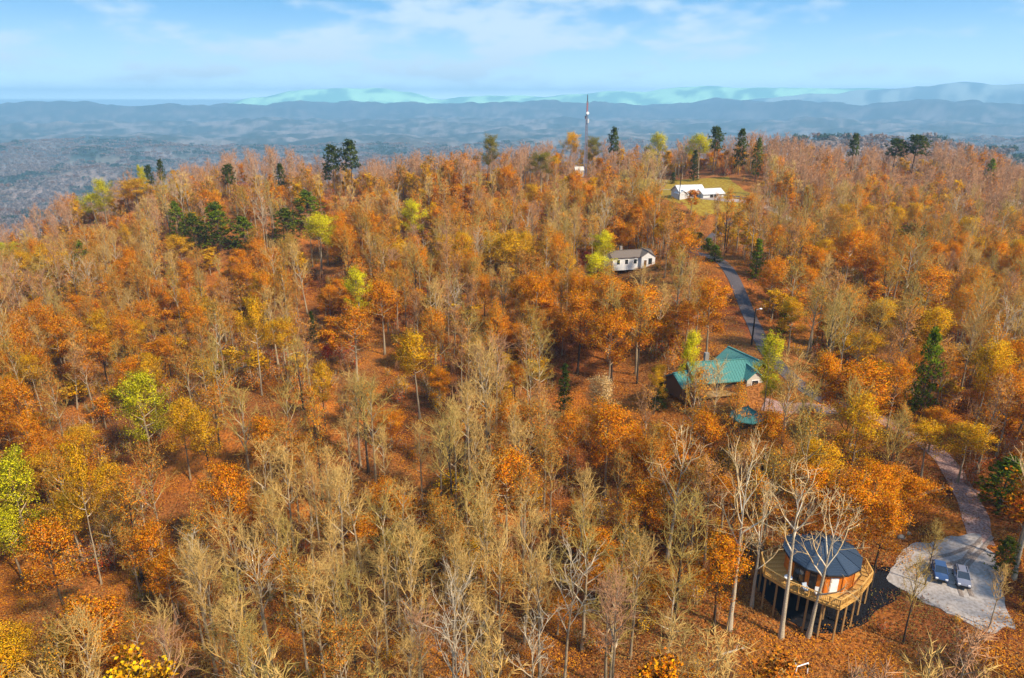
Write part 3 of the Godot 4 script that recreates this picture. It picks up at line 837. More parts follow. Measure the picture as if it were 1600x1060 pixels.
const STANDING := [
	[27.6, -69.5, 26.0, "pale bare tree with a tall white trunk left of the stilt house"],
	[33.6, -68.1, 23.2, "pale bare tree with a straight white trunk before the left end of the deck"],
	[37.0, -68.1, 20.0, "forked white bare tree standing before the round blue roof"],
	[31.6, -73.2, 17.5, "thin pale bare tree between the tall white trunk and the deck"],
	[23.6, -86.9, 21.8, "sinuous pale bare tree with wide open limbs over the red hollow"],
	[10.1, -85.1, 18.2, "bare tree with long raking limbs in the red hollow"],
	[51.5, -94.6, 18.8, "dark trunked bare tree behind the orange crowns of the stilt house"],
	[56.6, -90.6, 16.2, "dark slanting bare tree beside the gravel lane"],
	[65.9, -74.1, 20.2, "pale forked bare tree beside the gravel lot at the right edge"],
	[44.5, -100.4, 20.5, "thin pale bare tree before the teal pavilion"],
	[35.7, -109.5, 16.0, "pale leaning bare tree left of the teal pavilion"],
	[47.1, -65.4, 11.8, "thin dark bare tree at the near edge of the gravel lot"],
	[54.2, -73.8, 9.5, "thin dark bare sapling before the parked cars"],
	[57.8, -66.4, 9.0, "thin bare sapling at the end of the gravel lot"],
	[58.6, -119.2, 19.0, "dark bare tree with an open fork above the driveway"],
	[77.0, -126.3, 21.2, "wide spreading bare tree left of the tall dark pine"],
	[-5.1, -173.2, 14.0, "broom shaped pale bare tree on the slope"],
	[-72.4, -200.1, 20.0, "dome shaped pale bare tree on the upper slope, left of its twin"],
	[-60.5, -193.0, 21.0, "second dome shaped pale bare tree on the upper slope"],
	[21.8, -138.1, 21.8, "dark bare tree under the wide orange canopy"],
	[26.8, -134.9, 20.0, "dark bare trunk at the right of the wide orange canopy"],
	[-74.3, -160.0, 15.2, "broken white snag leaning on the left slope"],
	[-98.7, -140.9, 15.5, "pale leaning bare tree on the left slope"],
	[-61.5, -97.3, 13.8, "white broken trunk at the lower left"],
]
# short names of what stands out, to say where a tree of the woods stands
const SIGHTS := [	[-54.9, -137.3, "the slim golden tree"],
	[-35.7, -247.6, "the lone lemon tree"],
	[-63.8, -223, "the second lemon tree"],
	[-40.7, -174.8, "the middle lemon tree"],
	[-84, -100, "the broad lime tree"],
	[-65.8, -90.2, "the tall golden tree"],
	[-76.3, -132.5, "the small amber tree"],
	[-70.1, -117.6, "the twin lime tree"],
	[-55.1, -109.4, "the ragged yellow tree"],
	[-190, -313, "the shoulder lime pair"],
	[-142.8, -250.9, "the flame amber tree"],
	[-114, -232, "the dome yellow tree"],
	[27.5, -198, "the pale yellow tree"],
	[98, -368, "the lawn yellow trees"],
	[-19, -127.7, "the golden orange crown"],
	[-34, -154, "the bright orange pair"],
	[-37.4, -123, "the mustard tree"],
	[45.5, -112, "the tall lime tree"],
	[16.4, -112, "the peach crown"],
	[22, -140, "the wide orange canopy"],
	[39.6, -73.2, "the stilt house"],
	[58, -74, "the gravel lot"],
	[80, -106.6, "the amber and green crown"],
	[96, -153, "the vivid orange crown"],
	[90, -178.6, "the right orange crown"],
	[40.5, -126, "the teal roofed house"],
	[36, -204, "the white house"],
	[77, -287, "the white roofed house"],
	[38, -366, "the radio mast"],
	[-90, -348, "the skyline pines"],
	[-79.7, -268, "the big round pine"],
	[-107, -249, "the pine cluster"],
	[-150.9, -234.7, "the slim green pine"],
	[10.5, -125.6, "the cone evergreen"],
	[72.5, -110.3, "the tall dark pine"],
	[64, -228, "the evergreen hedge"],
	[178, -314, "the spreading pine"],
	[136, -229, "the flat dark pine"],
	[15, -86, "the red hollow"],
	[-1.9, -199.8, "the mixed yellow crown"],
	[-127, -331, "the ridge cabin"],
	[59, -165, "the paved lane"],
	[70, -93, "the scarlet shrub"],
	[-74, -159.6, "the broken snag"],
	[13.7, -326, "the olive crown"],
	[232, -320, "the white shed"],
	[-66, -195, "the twin dome trees"],
	[-98.7, -141, "the leaning pale tree"],
	[-5, -173, "the broom shaped tree"],
	[150, -370, "the bent olive pine"]]

var said := {}

func told(first: String, x: float, z: float) -> String:
	# a label that no other tree has, where the sights around allow one
	var best := []
	for q in SIGHTS:
		best.append([Vector2(x - q[0], z - q[1]).length(), q[2], q[0], q[1]])
	best.sort_custom(func(a, b): return a[0] < b[0])
	var tries := []
	var side: String = "downhill side" if absf(z - best[0][3]) > absf(x - best[0][2]) and z > best[0][3] else ("far side" if absf(z - best[0][3]) > absf(x - best[0][2]) else ("left side" if x < best[0][2] else "right side"))
	if best[0][0] < 9.0: tries.append("right beside " + best[0][1])
	tries.append("on the " + side + " of " + best[0][1])
	for a in 3:
		for b in range(a + 1, 5):
			tries.append("between " + best[a][1] + " and " + best[b][1])
			tries.append(side.split(" ")[0] + " one between " + best[a][1] + " and " + best[b][1])
	for t in tries:
		var l: String = first + " " + t
		if l.split(" ").size() <= 16 and not said.has(l):
			said[l] = true
			return l
	for t in tries:
		if (first + " " + t).split(" ").size() <= 16: return first + " " + t
	return first + " among the woods"

func woods() -> void:
	# landmark trees
	var cat := {"gold": "tree", "lime": "tree", "lemon": "tree", "orange": "tree", "peach": "tree", "olive": "tree", "red": "tree", "pine": "pine tree", "cedar": "evergreen tree"}
	var called := {"gold": "amber_tree", "lime": "yellow_tree", "lemon": "yellow_tree", "orange": "orange_tree", "peach": "peach_tree", "olive": "olive_tree", "red": "scarlet_tree", "pine": "pine_tree", "cedar": "evergreen_tree"}
	rng.seed = 4242
	for q in SPECIAL:
		var k: String = q[0]
		if k == "lime" and (q[6].contains("lemon") or q[6].contains("pale yellow")): k = "lemon"
		var base_h := 16.0 if k == "pine" or k == "cedar" else 20.0
		var base_w := 8.4
		if k == "pine": base_w = 7.0
		if k == "cedar": base_w = 5.6
		var list: Array = V[k]
		var pickd: int = rng.randi() % list.size()
		if k == "gold" and q[3] > 19.0: pickd = 1
		if k == "pine":
			pickd = 0
			if q[6].contains("flat") or q[6].contains("umbrella") or q[6].contains("skyline") or q[6].contains("rising"): pickd = 2
			elif q[6].contains("olive") or q[6].contains("brown"): pickd = 4
			elif q[6].contains("green pine") or q[6].contains("wide green"): pickd = 3
			elif q[6].contains("dark"): pickd = 1
		if k == "cedar": pickd = 1 if q[6].contains("light") or q[6].contains("hedge") else 0
		if q[3] < 5.2 and (k == "gold" or k == "red"):
			plant("bush", V.shrub[4] if k == "gold" else V.shrub[5], gp(q[1], q[2]), rng.randf() * TAU, q[4] / 3.0, q[3] / 3.0, q[6], "bush")
			continue
		var at := gp(q[1], q[2], -0.1)
		var grow_by := 1.35 if q[6].contains("cluster") or q[6].contains("round pine") or q[6].contains("round dark green pine") else (1.22 if k == "lemon" or k == "lime" or k == "gold" else 1.12)
		plant(called[k], list[pickd], at, rng.randf() * TAU, q[4] / base_w * grow_by, q[3] / base_h * (1.04 if grow_by > 1.2 else 1.0), q[6], "bush" if q[6].contains("bush") or q[6].contains("shrub") else cat[k])
	for q in STANDING:
		var dark: bool = q[3].contains("dark")
		var near_house: bool = q[3].contains("trunk left") or q[3].contains("deck") or q[3].contains("roof") or q[3].contains("sinuous") or q[3].contains("snag") or q[3].contains("broken") or q[3].contains("forked")
		var list: Array = [V.bare[4]] if dark else (V.white if near_house else [V.bare[1], V.bare[3], V.bare[6]])
		var at := gp(q[0], q[1], -0.1)
		var o := plant("bare_tree", list[2 if q[3].contains("fork") or q[3].contains("sinuous") and not dark else rng.randi() % list.size()] if not dark else list[0], at, rng.randf() * TAU, clampf(q[2] / 20.0, 0.4, 1.15), q[2] / 20.0, q[3], "bare tree")
		if q[3].contains("lean") or q[3].contains("slant"): o.rotation.z = 0.14
	# the rest of the woods
	var mix := FastNoiseLite.new()
	mix.seed = 31
	mix.frequency = 1.0 / 46.0
	mix.fractal_octaves = 3
	var found := {"bare": [], "rusty": [], "orange": [], "shrub": []}
	var lot := PackedVector2Array(LOT)
	var mulch := PackedVector2Array(MULCH)
	var lawn := PackedVector2Array(LAWN)
	rng.seed = 9001
	var step := 4.7
	var z := -38.0
	while z > -455.0:
		var half := -z * 0.84 + 24.0
		var x := -half
		while x < half:
			var px := x + rng.randf_range(-0.48, 0.48) * step
			var pz := z + rng.randf_range(-0.48, 0.48) * step
			var dice := rng.randf()
			var dice2 := rng.randf()
			x += step
			var away := minf(line_dist(px, pz, LANE), line_dist(px, pz, ROAD))
			if away < 3.4 or inside(px, pz, lot) or inside(px, pz, mulch) or inside(px, pz, lawn): continue
			var thin := 0.71
			thin -= 0.80 * exp(-(pow(px - 38.0, 2) + pow(pz + 64.0, 2)) / 60.0) + 0.62 * exp(-(pow(px - 52.0, 2) + pow(pz + 60.0, 2)) / 70.0) + 0.6 * exp(-(pow(px - 15.0, 2) + pow(pz + 84.0, 2)) / 70.0)
			thin -= 0.5 * exp(-(pow(px - 42.0, 2) + pow(pz + 58.0, 2)) / 110.0)
			thin -= 0.4 * exp(-(pow(px + 100.0, 2) + pow(pz + 285.0, 2)) / 700.0) + 0.35 * exp(-(pow(px + 70.0, 2) + pow(pz + 150.0, 2)) / 1800.0) - 0.22 * exp(-(pow(px - 58.0, 2) + pow(pz + 112.0, 2)) / 1500.0)
			var here := gp(px, pz, -0.1)
			var n := mix.get_noise_2d(px, pz)
			var n2 := mix.get_noise_2d(px + 500.0, pz - 300.0)
			if dice < thin:
				if blocked(px, pz, true): continue
				var warm := 0.60 + 0.9 * n
				warm += 0.46 * exp(-(pow(px + 95.0, 2) + pow(pz + 145.0, 2)) / 5200.0) + 0.34 * exp(-(pow(px - 58.0, 2) + pow(pz + 108.0, 2)) / 900.0) + 0.22 * exp(-(pow(px - 110.0, 2) + pow(pz + 180.0, 2)) / 3600.0)
				warm += 0.24 * exp(-(pow(px + 10.0, 2) + pow(pz + 250.0, 2)) / 9000.0)
				warm -= 0.42 * smoothstep(-265.0, -330.0, pz) + 0.42 * exp(-(pow(px + 18.0, 2) + pow(pz + 82.0, 2)) / 1100.0) + 0.25 * smoothstep(120.0, 210.0, px) * smoothstep(-200.0, -290.0, pz)
				var kind := "bare"
				if dice2 < warm * 0.34: kind = "orange"
				elif dice2 < warm * 0.95: kind = "rusty"
				var tall := rng.randf_range(13.0, 22.5) - 3.0 * smoothstep(-230.0, -330.0, pz)
				if kind == "orange": tall *= rng.randf_range(0.62, 0.92)
				elif kind == "rusty": tall *= rng.randf_range(0.75, 1.0)
				found[kind].append([here, tall, rng.randf_range(0.85, 1.2), n2, rng.randf() * TAU])
			elif pz < -72.0 and dice < thin + 0.14 and (not blocked(px, pz, true) or pz < -125.0 and dice2 < 0.22 and not blocked(px, pz, false)):
				found.orange.append([here, rng.randf_range(5.5, 9.5), rng.randf_range(1.0, 1.5), n2, rng.randf() * TAU])
			for k in (3 if pz > -260.0 else 2):
				if rng.randf() < 0.86 + 0.5 * n:
					var sx := px + rng.randf_range(-2.4, 2.4)
					var sz := pz + rng.randf_range(-2.4, 2.4)
					if sz > -80.0 and rng.randf() < 0.2 or blocked(sx, sz, false) or inside(sx, sz, lot) or inside(sx, sz, mulch) or minf(line_dist(sx, sz, LANE), line_dist(sx, sz, ROAD)) < 2.6: continue
					found.shrub.append([gp(sx, sz), minf(rng.randf_range(1.0, 4.8) * (1.0 + 0.6 * n), 2.6 if sz > -92.0 else 4.8), rng.randf_range(0.8, 1.4), mix.get_noise_2d(sx - 900.0, sz), rng.randf() * TAU])
		z -= step
	var names := {"bare": "bare_tree", "rusty": "rusty_tree", "orange": "orange_tree", "shrub": "shrub"}
	var cats := {"bare": "bare tree", "rusty": "rust-leaved tree", "orange": "orange tree", "shrub": "shrub"}
	var groups := {"bare": "bare trees of the wooded hill", "rusty": "trees with sparse rust leaves on the hill", "orange": "orange trees of the wooded hill", "shrub": "shrubs under the trees of the hill"}
	var most := {"bare": 275, "rusty": 295, "orange": 255, "shrub": 150}
	var looks := {
		"bare": ["tan bare tree", "bare tree on a pale trunk", "olive bare tree", "steep broom shaped bare tree", "bare tree on a dark trunk", "brown bare tree", "leaning pale bare tree", "narrow brown bare tree", "wide tan bare tree", "sparse pale bare tree", "thin twigged slender bare tree", "broad dome shaped bare tree"],
		"rusty": ["tree with thin rust leaves", "pale trunk with sparse orange leaves", "tree with dense rust leaves", "tree with thin ochre leaves", "dark trunk with orange leaves", "tree with dull peach leaves"],
		"orange": ["orange leaved tree", "orange crown on a pale trunk", "dense orange crown", "orange crown on a dark trunk", "thin orange crown", "amber leaved tree", "amber crown on a pale trunk"],
		"shrub": ["rust shrub", "orange shrub", "olive brown shrub", "bare brown shrub", "amber shrub", "dark red shrub"],
	}
	for kind in found:
		var rows: Array = found[kind]
		for r in rows:
			var s := onscreen(r[0] + Vector3(0, r[1] * 0.6, 0))
			var seen_: bool = s.z > 5.0 and s.x > -10.0 and s.x < 1610.0 and s.y > 100.0 and s.y < 1075.0
			r.append(r[1] / s.z if seen_ else -1.0)
		rows.sort_custom(func(a, b): return a[5] > b[5] or (a[5] == b[5] and a[0].x < b[0].x))
		var pool: Array = V[kind].duplicate()
		if kind == "orange":
			pool.append(V.gold[0])
			pool.append(V.gold[1])
		var base := 3.0 if kind == "shrub" else 20.0
		var stuff := Node3D.new()
		var places := []
		for k in VL[kind].size(): places.append([])
		for i in rows.size():
			var r: Array = rows[i]
			var toned := clampf(0.5 + 0.9 * r[3] + rng.randf_range(-0.4, 0.4), 0.0, 0.999)
			if kind == "shrub" and r[0].z > -82.0 and r[0].x > 12.0 and i % 5 < 3: toned = 0.55
			if i < most[kind]:
				var v := int(toned * pool.size())
				if kind == "bare" and (r[0].z > -140.0 and (v == 5 or v == 7)): v = [0, 3, 8][i % 3]
				var size: String = "tall " if r[1] > base * 0.93 else ("low " if r[1] < base * 0.62 else "")
				plant(names[kind], pool[v], r[0], r[4], r[2] * (0.5 + 0.5 * r[1] / base) if kind != "shrub" else r[2] * r[1] / base, r[1] / base, told(size + looks[kind][v], r[0].x, r[0].z), cats[kind], groups[kind])
			else:
				var v := int(toned * places.size())
				if kind == "bare":
					var far_: bool = r[0].x > 120.0 and r[0].z < -230.0 or r[0].z < -300.0
					v = (2 + i % 2) if far_ else (i % 2 if rng.randf() < 0.8 else 2)
				var wide: float = r[2] * (0.5 + 0.5 * r[1] / base) if kind != "shrub" else r[2] * r[1] / base
				places[v].append(Transform3D(Basis(Vector3.UP, r[4]).scaled(Vector3(wide, r[1] / base, wide)), r[0]))
		stuff.name = {"bare": "bare_woods", "rusty": "rusty_woods", "orange": "orange_woods", "shrub": "undergrowth"}[kind]
		add_child(stuff)
		tag(stuff, {"bare": "far mass of bare grey and brown woods on the hill", "rusty": "far mass of rust leaved woods on the hill", "orange": "far mass of orange woods on the hill", "shrub": "orange and brown undergrowth below the trees"}[kind], {"bare": "woods", "rusty": "woods", "orange": "woods", "shrub": "undergrowth"}[kind], "", "stuff")
		for k in places.size(): scatter(["pale", "mixed", "brown", "dark", "amber", "red"][k] + "_" + {"bare": "trees", "rusty": "trees", "orange": "trees", "shrub": "shrubs"}[kind], stuff, VL[kind][k], places[k])
		print(kind, " ", rows.size())
	leaf_litter(lot, mulch, lawn)
	far_woods()

func leaf_litter(lot: PackedVector2Array, mulch: PackedVector2Array, lawn: PackedVector2Array) -> void:
	rng.seed = 515
	var o := Node3D.new()
	o.name = "leaf_litter"
	add_child(o)
	tag(o, "fallen rust and brown leaves covering the forest floor", "leaf litter", "", "stuff")
	var tones := [[Color(0.60, 0.26, 0.05), Color(0.44, 0.17, 0.03), Color(0.42, 0.26, 0.09)], [Color(0.80, 0.37, 0.03), Color(0.64, 0.25, 0.02), Color(0.48, 0.17, 0.03)], [Color(0.20, 0.075, 0.03), Color(0.28, 0.11, 0.035), Color(0.22, 0.19, 0.05)]]
	var kinds := []
	for k in 3:
		var g := Geo.new()
		for i in 130:
			var t := rng.randf() * TAU
			var r := 1.9 * sqrt(rng.randf())
			var d := Vector3(rng.randf_range(-1, 1), rng.randf_range(-0.15, 0.7), rng.randf_range(-1, 1)).normalized()
			g.leaf(Vector3(cos(t) * r, rng.randf_range(0.0, 0.25), sin(t) * r), d, d.cross(Vector3(rng.randf_range(-0.5, 0.5), 1, rng.randf_range(-0.5, 0.5))).normalized(), rng.randf_range(0.12, 0.25), 0.14, pick(tones[k]), Vector3.UP)
		for i in 7:
			var t := rng.randf() * TAU
			var a := Vector3(cos(t), 0.02, sin(t)) * rng.randf() * 1.7
			g.spike(a, a + Vector3(rng.randf_range(-0.8, 0.8), rng.randf_range(0.1, 0.8), rng.randf_range(-0.8, 0.8)), 0.02, vary(Color(0.30, 0.22, 0.14), 0.3))
		kinds.append(g.mesh(M.leaf))
	var places := [[], [], []]
	var nz := FastNoiseLite.new()
	nz.seed = 8
	nz.frequency = 0.06
	var z := -40.0
	while z > -330.0:
		var half := -z * 0.82 + 12.0
		var step := 1.7 if z > -110.0 else (2.2 if z > -200.0 else 3.0)
		var x := -half
		while x < half:
			var px := x + rng.randf_range(-0.8, 0.8)
			var pz := z + rng.randf_range(-0.8, 0.8)
			x += step
			if inside(px, pz, lot) and rng.randf() < 0.93 or inside(px, pz, mulch) or inside(px, pz, lawn): continue
			if line_dist(px, pz, ROAD) < 2.6 or line_dist(px, pz, LANE) < 2.3 and rng.randf() < 0.8: continue
			var k := clampi(int(floor(1.5 + 3.6 * nz.get_noise_2d(px, pz) + rng.randf_range(-0.6, 0.6))), 0, 2)
			k = [2, 0, 1][k]
			places[k].append(Transform3D(Basis(Vector3.UP, rng.randf() * TAU).scaled(Vector3.ONE * rng.randf_range(0.8, 1.3)), gp(px, pz, 0.02)))
		z -= step
	for k in 3: scatter(["brown", "orange", "dark"][k] + "_leaves", o, kinds[k], places[k])

func far_woods() -> void:
	rng.seed = 616
	var o := Node3D.new()
	o.name = "distant_woods"
	add_child(o)
	tag(o, "hazy grey and green woods covering the valley far below", "woods", "", "stuff")
	var tones := [[Color(0.44, 0.34, 0.30), Color(0.34, 0.26, 0.23), Color(0.52, 0.41, 0.36)], [Color(0.07, 0.12, 0.06), Color(0.05, 0.09, 0.05), Color(0.09, 0.15, 0.07)], [Color(0.34, 0.15, 0.07), Color(0.28, 0.18, 0.12), Color(0.40, 0.22, 0.09)]]
	var kinds := []
	for k in 3:
		var g := Geo.new()
		for i in 13:
			var t := rng.randf() * TAU
			var r := 17.0 * sqrt(rng.randf())
			var mid := Vector3(cos(t) * r, rng.randf_range(8.0, 12.0), sin(t) * r)
			var tone: Color = pick(tones[k])
			for j in 34:
				var d := rv().normalized()
				var at := mid + d * Vector3(3.6, 5.0, 3.6) * rng.randf_range(0.5, 1.0)
				var ld := rv().normalized()
				g.leaf(at, ld, ld.cross(rv()).normalized(), rng.randf_range(1.6, 3.2), 1.5, vary(tone, 0.25), (d + Vector3(0, 0.3, 0)).normalized())
			g.spike(mid - Vector3(0, 13, 0), mid + Vector3(0, 4, 0), 0.3, vary(Color(0.2, 0.16, 0.13), 0.2))
		kinds.append(g.mesh(M.leaf))
	var places := [[], [], []]
	var z := -360.0
	while z > -4600.0:
		var half := -z * 0.80 + 30.0
		var step := 22.0 + -z * 0.0045
		var x := -half
		while x < half:
			var px := x + rng.randf_range(-0.5, 0.5) * step
			var pz := z + rng.randf_range(-0.5, 0.5) * step
			x += step
			if pz > -455.0 and absf(px) < -pz * 0.84 + 24.0: continue
			var n := fbm.get_noise_2d(px * 0.5, pz * 0.5)
			var u := fbm.get_noise_2d(px * 0.16 + 700.0, pz * 0.16)
			if wob.get_noise_2d(px * 0.35, pz * 0.35) > 0.42: continue
			var k := 0
			if rng.randf() < 0.16 + 1.5 * n + 0.8 * u + (0.42 if px > 300.0 and pz < -1000.0 and pz > -2100.0 else 0.0): k = 1
			elif rng.randf() < 0.14: k = 2
			places[k].append(Transform3D(Basis(Vector3.UP, rng.randf() * TAU).scaled(Vector3(1, rng.randf_range(0.8, 1.15), 1)), Vector3(px, full_h(px, pz) - 0.5, pz)))
		z -= step
	for k in 3: scatter(["bare", "evergreen", "rusty"][k] + "_clumps", o, kinds[k], places[k])
	print("far ", places[0].size() + places[1].size() + places[2].size())

# ---------------------------------------------------------------- the round house on stilts
func ring(n: int, r: float, y: float, a0 := 0.0) -> Array:
	var out := []
	for k in n:
		var t := a0 + TAU * k / n
		out.append(Vector3(sin(t) * r, y, cos(t) * r))
	return out

func stilt_house() -> void:
	var c := Vector3(39.6, 0.0, -73.2)
	var floor_y := 4.4
	var o := thing("stilt_house", c)
	tag(o, "round orange wooden house with faceted dark blue roof on a deck over tall stilts", "house")
	var n := 12
	var a0 := TAU / 24.0
	var wr := 4.15
	var lo := ring(n, wr, floor_y + 0.02, a0)
	var hi := ring(n, wr, floor_y + 3.08, a0)
	var kinds := ["wood", "door", "wood", "wood", "wood", "wood", "wood", "wood", "wood", "glass", "wood", "glass"]
	for k in n:
		var j := (k + 1) % n
		# each facet spans corner k to k+1; facet 11 faces the viewer, 0 and 10 flank it
		var a: Vector3 = lo[k]
		var b: Vector3 = lo[j]
		var ta: Vector3 = hi[k]
		var tb: Vector3 = hi[j]
		var g := Geo.new()
		var inn := 0.9
		g.hexa([a, b, b * Vector3(inn, 1, inn), a * Vector3(inn, 1, inn), ta, tb, tb * Vector3(inn, 1, inn), ta * Vector3(inn, 1, inn)])
		var w := part("wall_panel", g, M.cedar_wood, o)
		var mid := (a + b) * 0.5
		var outw := Vector3(mid.x, 0, mid.z).normalized()
		var side := (b - a).normalized()
		var put := func(called: String, s: float, y0: float, y1: float, wide: float, m: Material, depth: float) -> void:
			var h := Geo.new()
			h.box(mid + side * s + Vector3(0, (y0 + y1) * 0.5, 0) + outw * depth * 0.5, Vector3(wide, y1 - y0, depth + 0.03), Basis(side, Vector3.UP, side.cross(Vector3.UP)))
			part(called, h, m, o)
		if k == 11:
			put.call("door_frame", 0.0, 0.0, 2.2, 0.98, M.white, 0.05)
			put.call("door", 0.0, 0.04, 2.12, 0.82, M.white, 0.09)
		elif k in [9, 7, 2, 4]:
			put.call("window_frame", 0.0, 0.1, 2.4, 1.62, M.dark_wood, 0.04)
			put.call("window", -0.4, 0.18, 2.3, 0.68, M.glass, 0.07)
			put.call("window", 0.4, 0.18, 2.3, 0.68, M.glass, 0.07)
		elif k == 10:
			put.call("window_frame", -0.35, 0.1, 2.4, 0.86, M.dark_wood, 0.04)
			put.call("window", -0.35, 0.18, 2.3, 0.72, M.glass, 0.07)
		elif k in [1, 6]:
			put.call("window_frame", 0.0, 0.8, 2.2, 0.95, M.dark_wood, 0.04)
			put.call("window", 0.0, 0.88, 2.12, 0.78, M.glass, 0.07)
		var post := Geo.new()
		post.box(a + Vector3(0, 1.36, 0), Vector3(0.16, 2.72, 0.16), Basis(Vector3.UP, a0 + TAU * k / n))
		part("corner_post", post, M.cedar_wood, o)
	# roof: twelve shingled facets with a thickness, a ridge cap on each hip and a cap on the peak
	var ev := ring(n, 4.75, floor_y + 3.05, a0)
	var er := ring(n, 0.45, floor_y + 4.85, a0)
	for k in n:
		var j := (k + 1) % n
		var g := Geo.new()
		var d := Vector3(0, -0.16, 0)
		g.hexa([ev[k] + d, ev[j] + d, er[j] + d, er[k] + d, ev[k], ev[j], er[j], er[k]])
		# courses of shingles
		for s in 13:
			var u0 := s / 13.0
			var u1 := (s + 1.0) / 13.0
			var p0: Vector3 = ev[k].lerp(er[k], u0) + Vector3(0, 0.035, 0)
			var p1: Vector3 = ev[j].lerp(er[j], u0) + Vector3(0, 0.035, 0)
			var q0: Vector3 = ev[k].lerp(er[k], u1) + Vector3(0, 0.006, 0)
			var q1: Vector3 = ev[j].lerp(er[j], u1) + Vector3(0, 0.006, 0)
			g.quad(p0, q0, q1, p1)
			g.quad(p0 - Vector3(0, 0.035, 0), p0, p1, p1 - Vector3(0, 0.035, 0))
		part("roof_panel", g, M.blue_roof if k % 2 else M.blue_roof_b, o)
		var h := Geo.new()
		h.beam(ev[k] + Vector3(0, 0.05, 0), er[k] + Vector3(0, 0.05, 0), 0.2, 0.06)
		part("ridge_cap", h, M.blue_roof, o)
		var f := Geo.new()
		f.beam(ev[k] - Vector3(0, 0.12, 0), ev[j] - Vector3(0, 0.12, 0), 0.05, 0.2)
		part("fascia", f, M.dark_wood, o)
	var cap := Geo.new()
	cap.tube(Vector3(0, floor_y + 4.7, 0), Vector3(0, floor_y + 5.0, 0), 0.6, 0.5, 12, Color.WHITE)
	cap.spike(Vector3(0, floor_y + 5.0, 0), Vector3(0, floor_y + 5.25, 0), 0.5, Color.WHITE)
	cap.disc(Vector3(0, floor_y + 5.0, 0), Vector3.UP, 0.5, 12)
	part("roof_cap", cap, M.blue_roof, o)
	# deck
	var world := [Vector2(32.6,-75.9), Vector2(32.0,-72.8), Vector2(34.2,-69.9), Vector2(36.2,-68.4), Vector2(39.4,-66.3), Vector2(42.6,-68.3), Vector2(46.2,-71.8), Vector2(46.6,-74.6), Vector2(43.5,-78.2), Vector2(36.6,-77.9)]
	var rim := []
	for p in world: rim.append(Vector3((p.x - c.x) * 0.94, floor_y, (p.y - c.z) * 0.95))
	# boards run across the deck, clipped to its outline
	var outline := PackedVector2Array()
	for p in rim: outline.append(Vector2(p.x, p.z))
	var boards := 0
	var bz := -6.0
	while bz < 7.2:
		var strip := PackedVector2Array([Vector2(-9, bz), Vector2(9, bz), Vector2(9, bz + 0.27), Vector2(-9, bz + 0.27)])
		for cut in Geometry2D.intersect_polygons(outline, strip):
			var g := Geo.new()
			var lo_x := 99.0
			var hi_x := -99.0
			for q in cut:
				lo_x = minf(lo_x, q.x)
				hi_x = maxf(hi_x, q.x)
			g.box(Vector3((lo_x + hi_x) * 0.5, floor_y - 0.03 + 0.006 * (boards % 3), bz + 0.135), Vector3(hi_x - lo_x, 0.05, 0.26))
			part("deck_board", g, [M.deck_wood, M.deck_wood_b, M.deck_wood_c][boards % 3], o)
			boards += 1
		bz += 0.28
	for k in rim.size():
		var a: Vector3 = rim[k]
		var b: Vector3 = rim[(k + 1) % rim.size()]
		var g := Geo.new()
		g.beam(a + Vector3(0, -0.24, 0), b + Vector3(0, -0.24, 0), 0.12, 0.34)
		part("rim_beam", g, M.deck_wood, o)
		var t := Geo.new()
		t.beam(a + Vector3(0, 1.06, 0), b + Vector3(0, 1.06, 0), 0.15, 0.06)
		part("top_rail", t, M.deck_wood_b, o)
		var l := Geo.new()
		l.beam(a + Vector3(0, 0.16, 0), b + Vector3(0, 0.16, 0), 0.06, 0.08)
		part("bottom_rail", l, M.deck_wood, o)
		var m := int(a.distance_to(b) / 1.25) + 1
		for s in m:
			var p := a.lerp(b, float(s) / m)
			var h := Geo.new()
			h.box(p + Vector3(0, 0.5, 0), Vector3(0.12, 1.1, 0.12))
			part("rail_post", h, M.deck_wood, o)
		var bal := Geo.new()
		var nb := int(a.distance_to(b) / 0.2)
		for s in nb:
			var p := a.lerp(b, (s + 0.5) / nb)
			bal.box(p + Vector3(0, 0.6, 0), Vector3(0.04, 0.88, 0.04))
		tag(part("balusters", bal, M.deck_wood_c, o), "", "", "", "stuff")
		for s in (2 if a.distance_to(b) > 3.0 else 1):
			var p := a.lerp(b, s * 0.5)
			p = Vector3(p.x * 0.96, p.y, p.z * 0.96)
			var y0 := hgt(p.x + c.x, p.z + c.z) - 0.3
			var h := Geo.new()
			h.box(Vector3(p.x, (y0 + floor_y - 0.1) * 0.5, p.z), Vector3(0.19, floor_y - 0.1 - y0, 0.19))
			part("stilt", h, M.stilt_wood, o)
	for q in [[-2.6, 1.2], [2.6, 1.2], [0.0, 2.9], [-1.8, -2.6], [1.8, -2.6], [0.0, 0.0]]:
		var y0 := hgt(q[0] + c.x, q[1] + c.z) - 0.3
		var h := Geo.new()
		h.box(Vector3(q[0], (y0 + floor_y - 0.1) * 0.5, q[1]), Vector3(0.19, floor_y - 0.1 - y0, 0.19))
		part("stilt", h, M.stilt_wood, o)
	for q in [-3.4, -1.1, 1.2, 3.2]:
		var h := Geo.new()
		h.box(Vector3(0, floor_y - 0.22, q), Vector3(10.4 - absf(q) * 0.6, 0.26, 0.14))
		part("joist_beam", h, M.stilt_wood, o)
	# what stands on the deck
	var tb := thing("round_table", c + Vector3(-4.75, floor_y, 2.0))
	tag(tb, "white round table top at the left end of the house deck", "table")
	var g := Geo.new()
	g.tube(Vector3(0, 0.72, 0), Vector3(0, 0.77, 0), 0.5, 0.5, 16, Color.WHITE)
	g.disc(Vector3(0, 0.77, 0), Vector3.UP, 0.5, 16)
	part("table_top", g, M.white, tb)
	g = Geo.new()
	g.tube(Vector3(0, 0.03, 0), Vector3(0, 0.72, 0), 0.06, 0.05, 8, Color.WHITE)
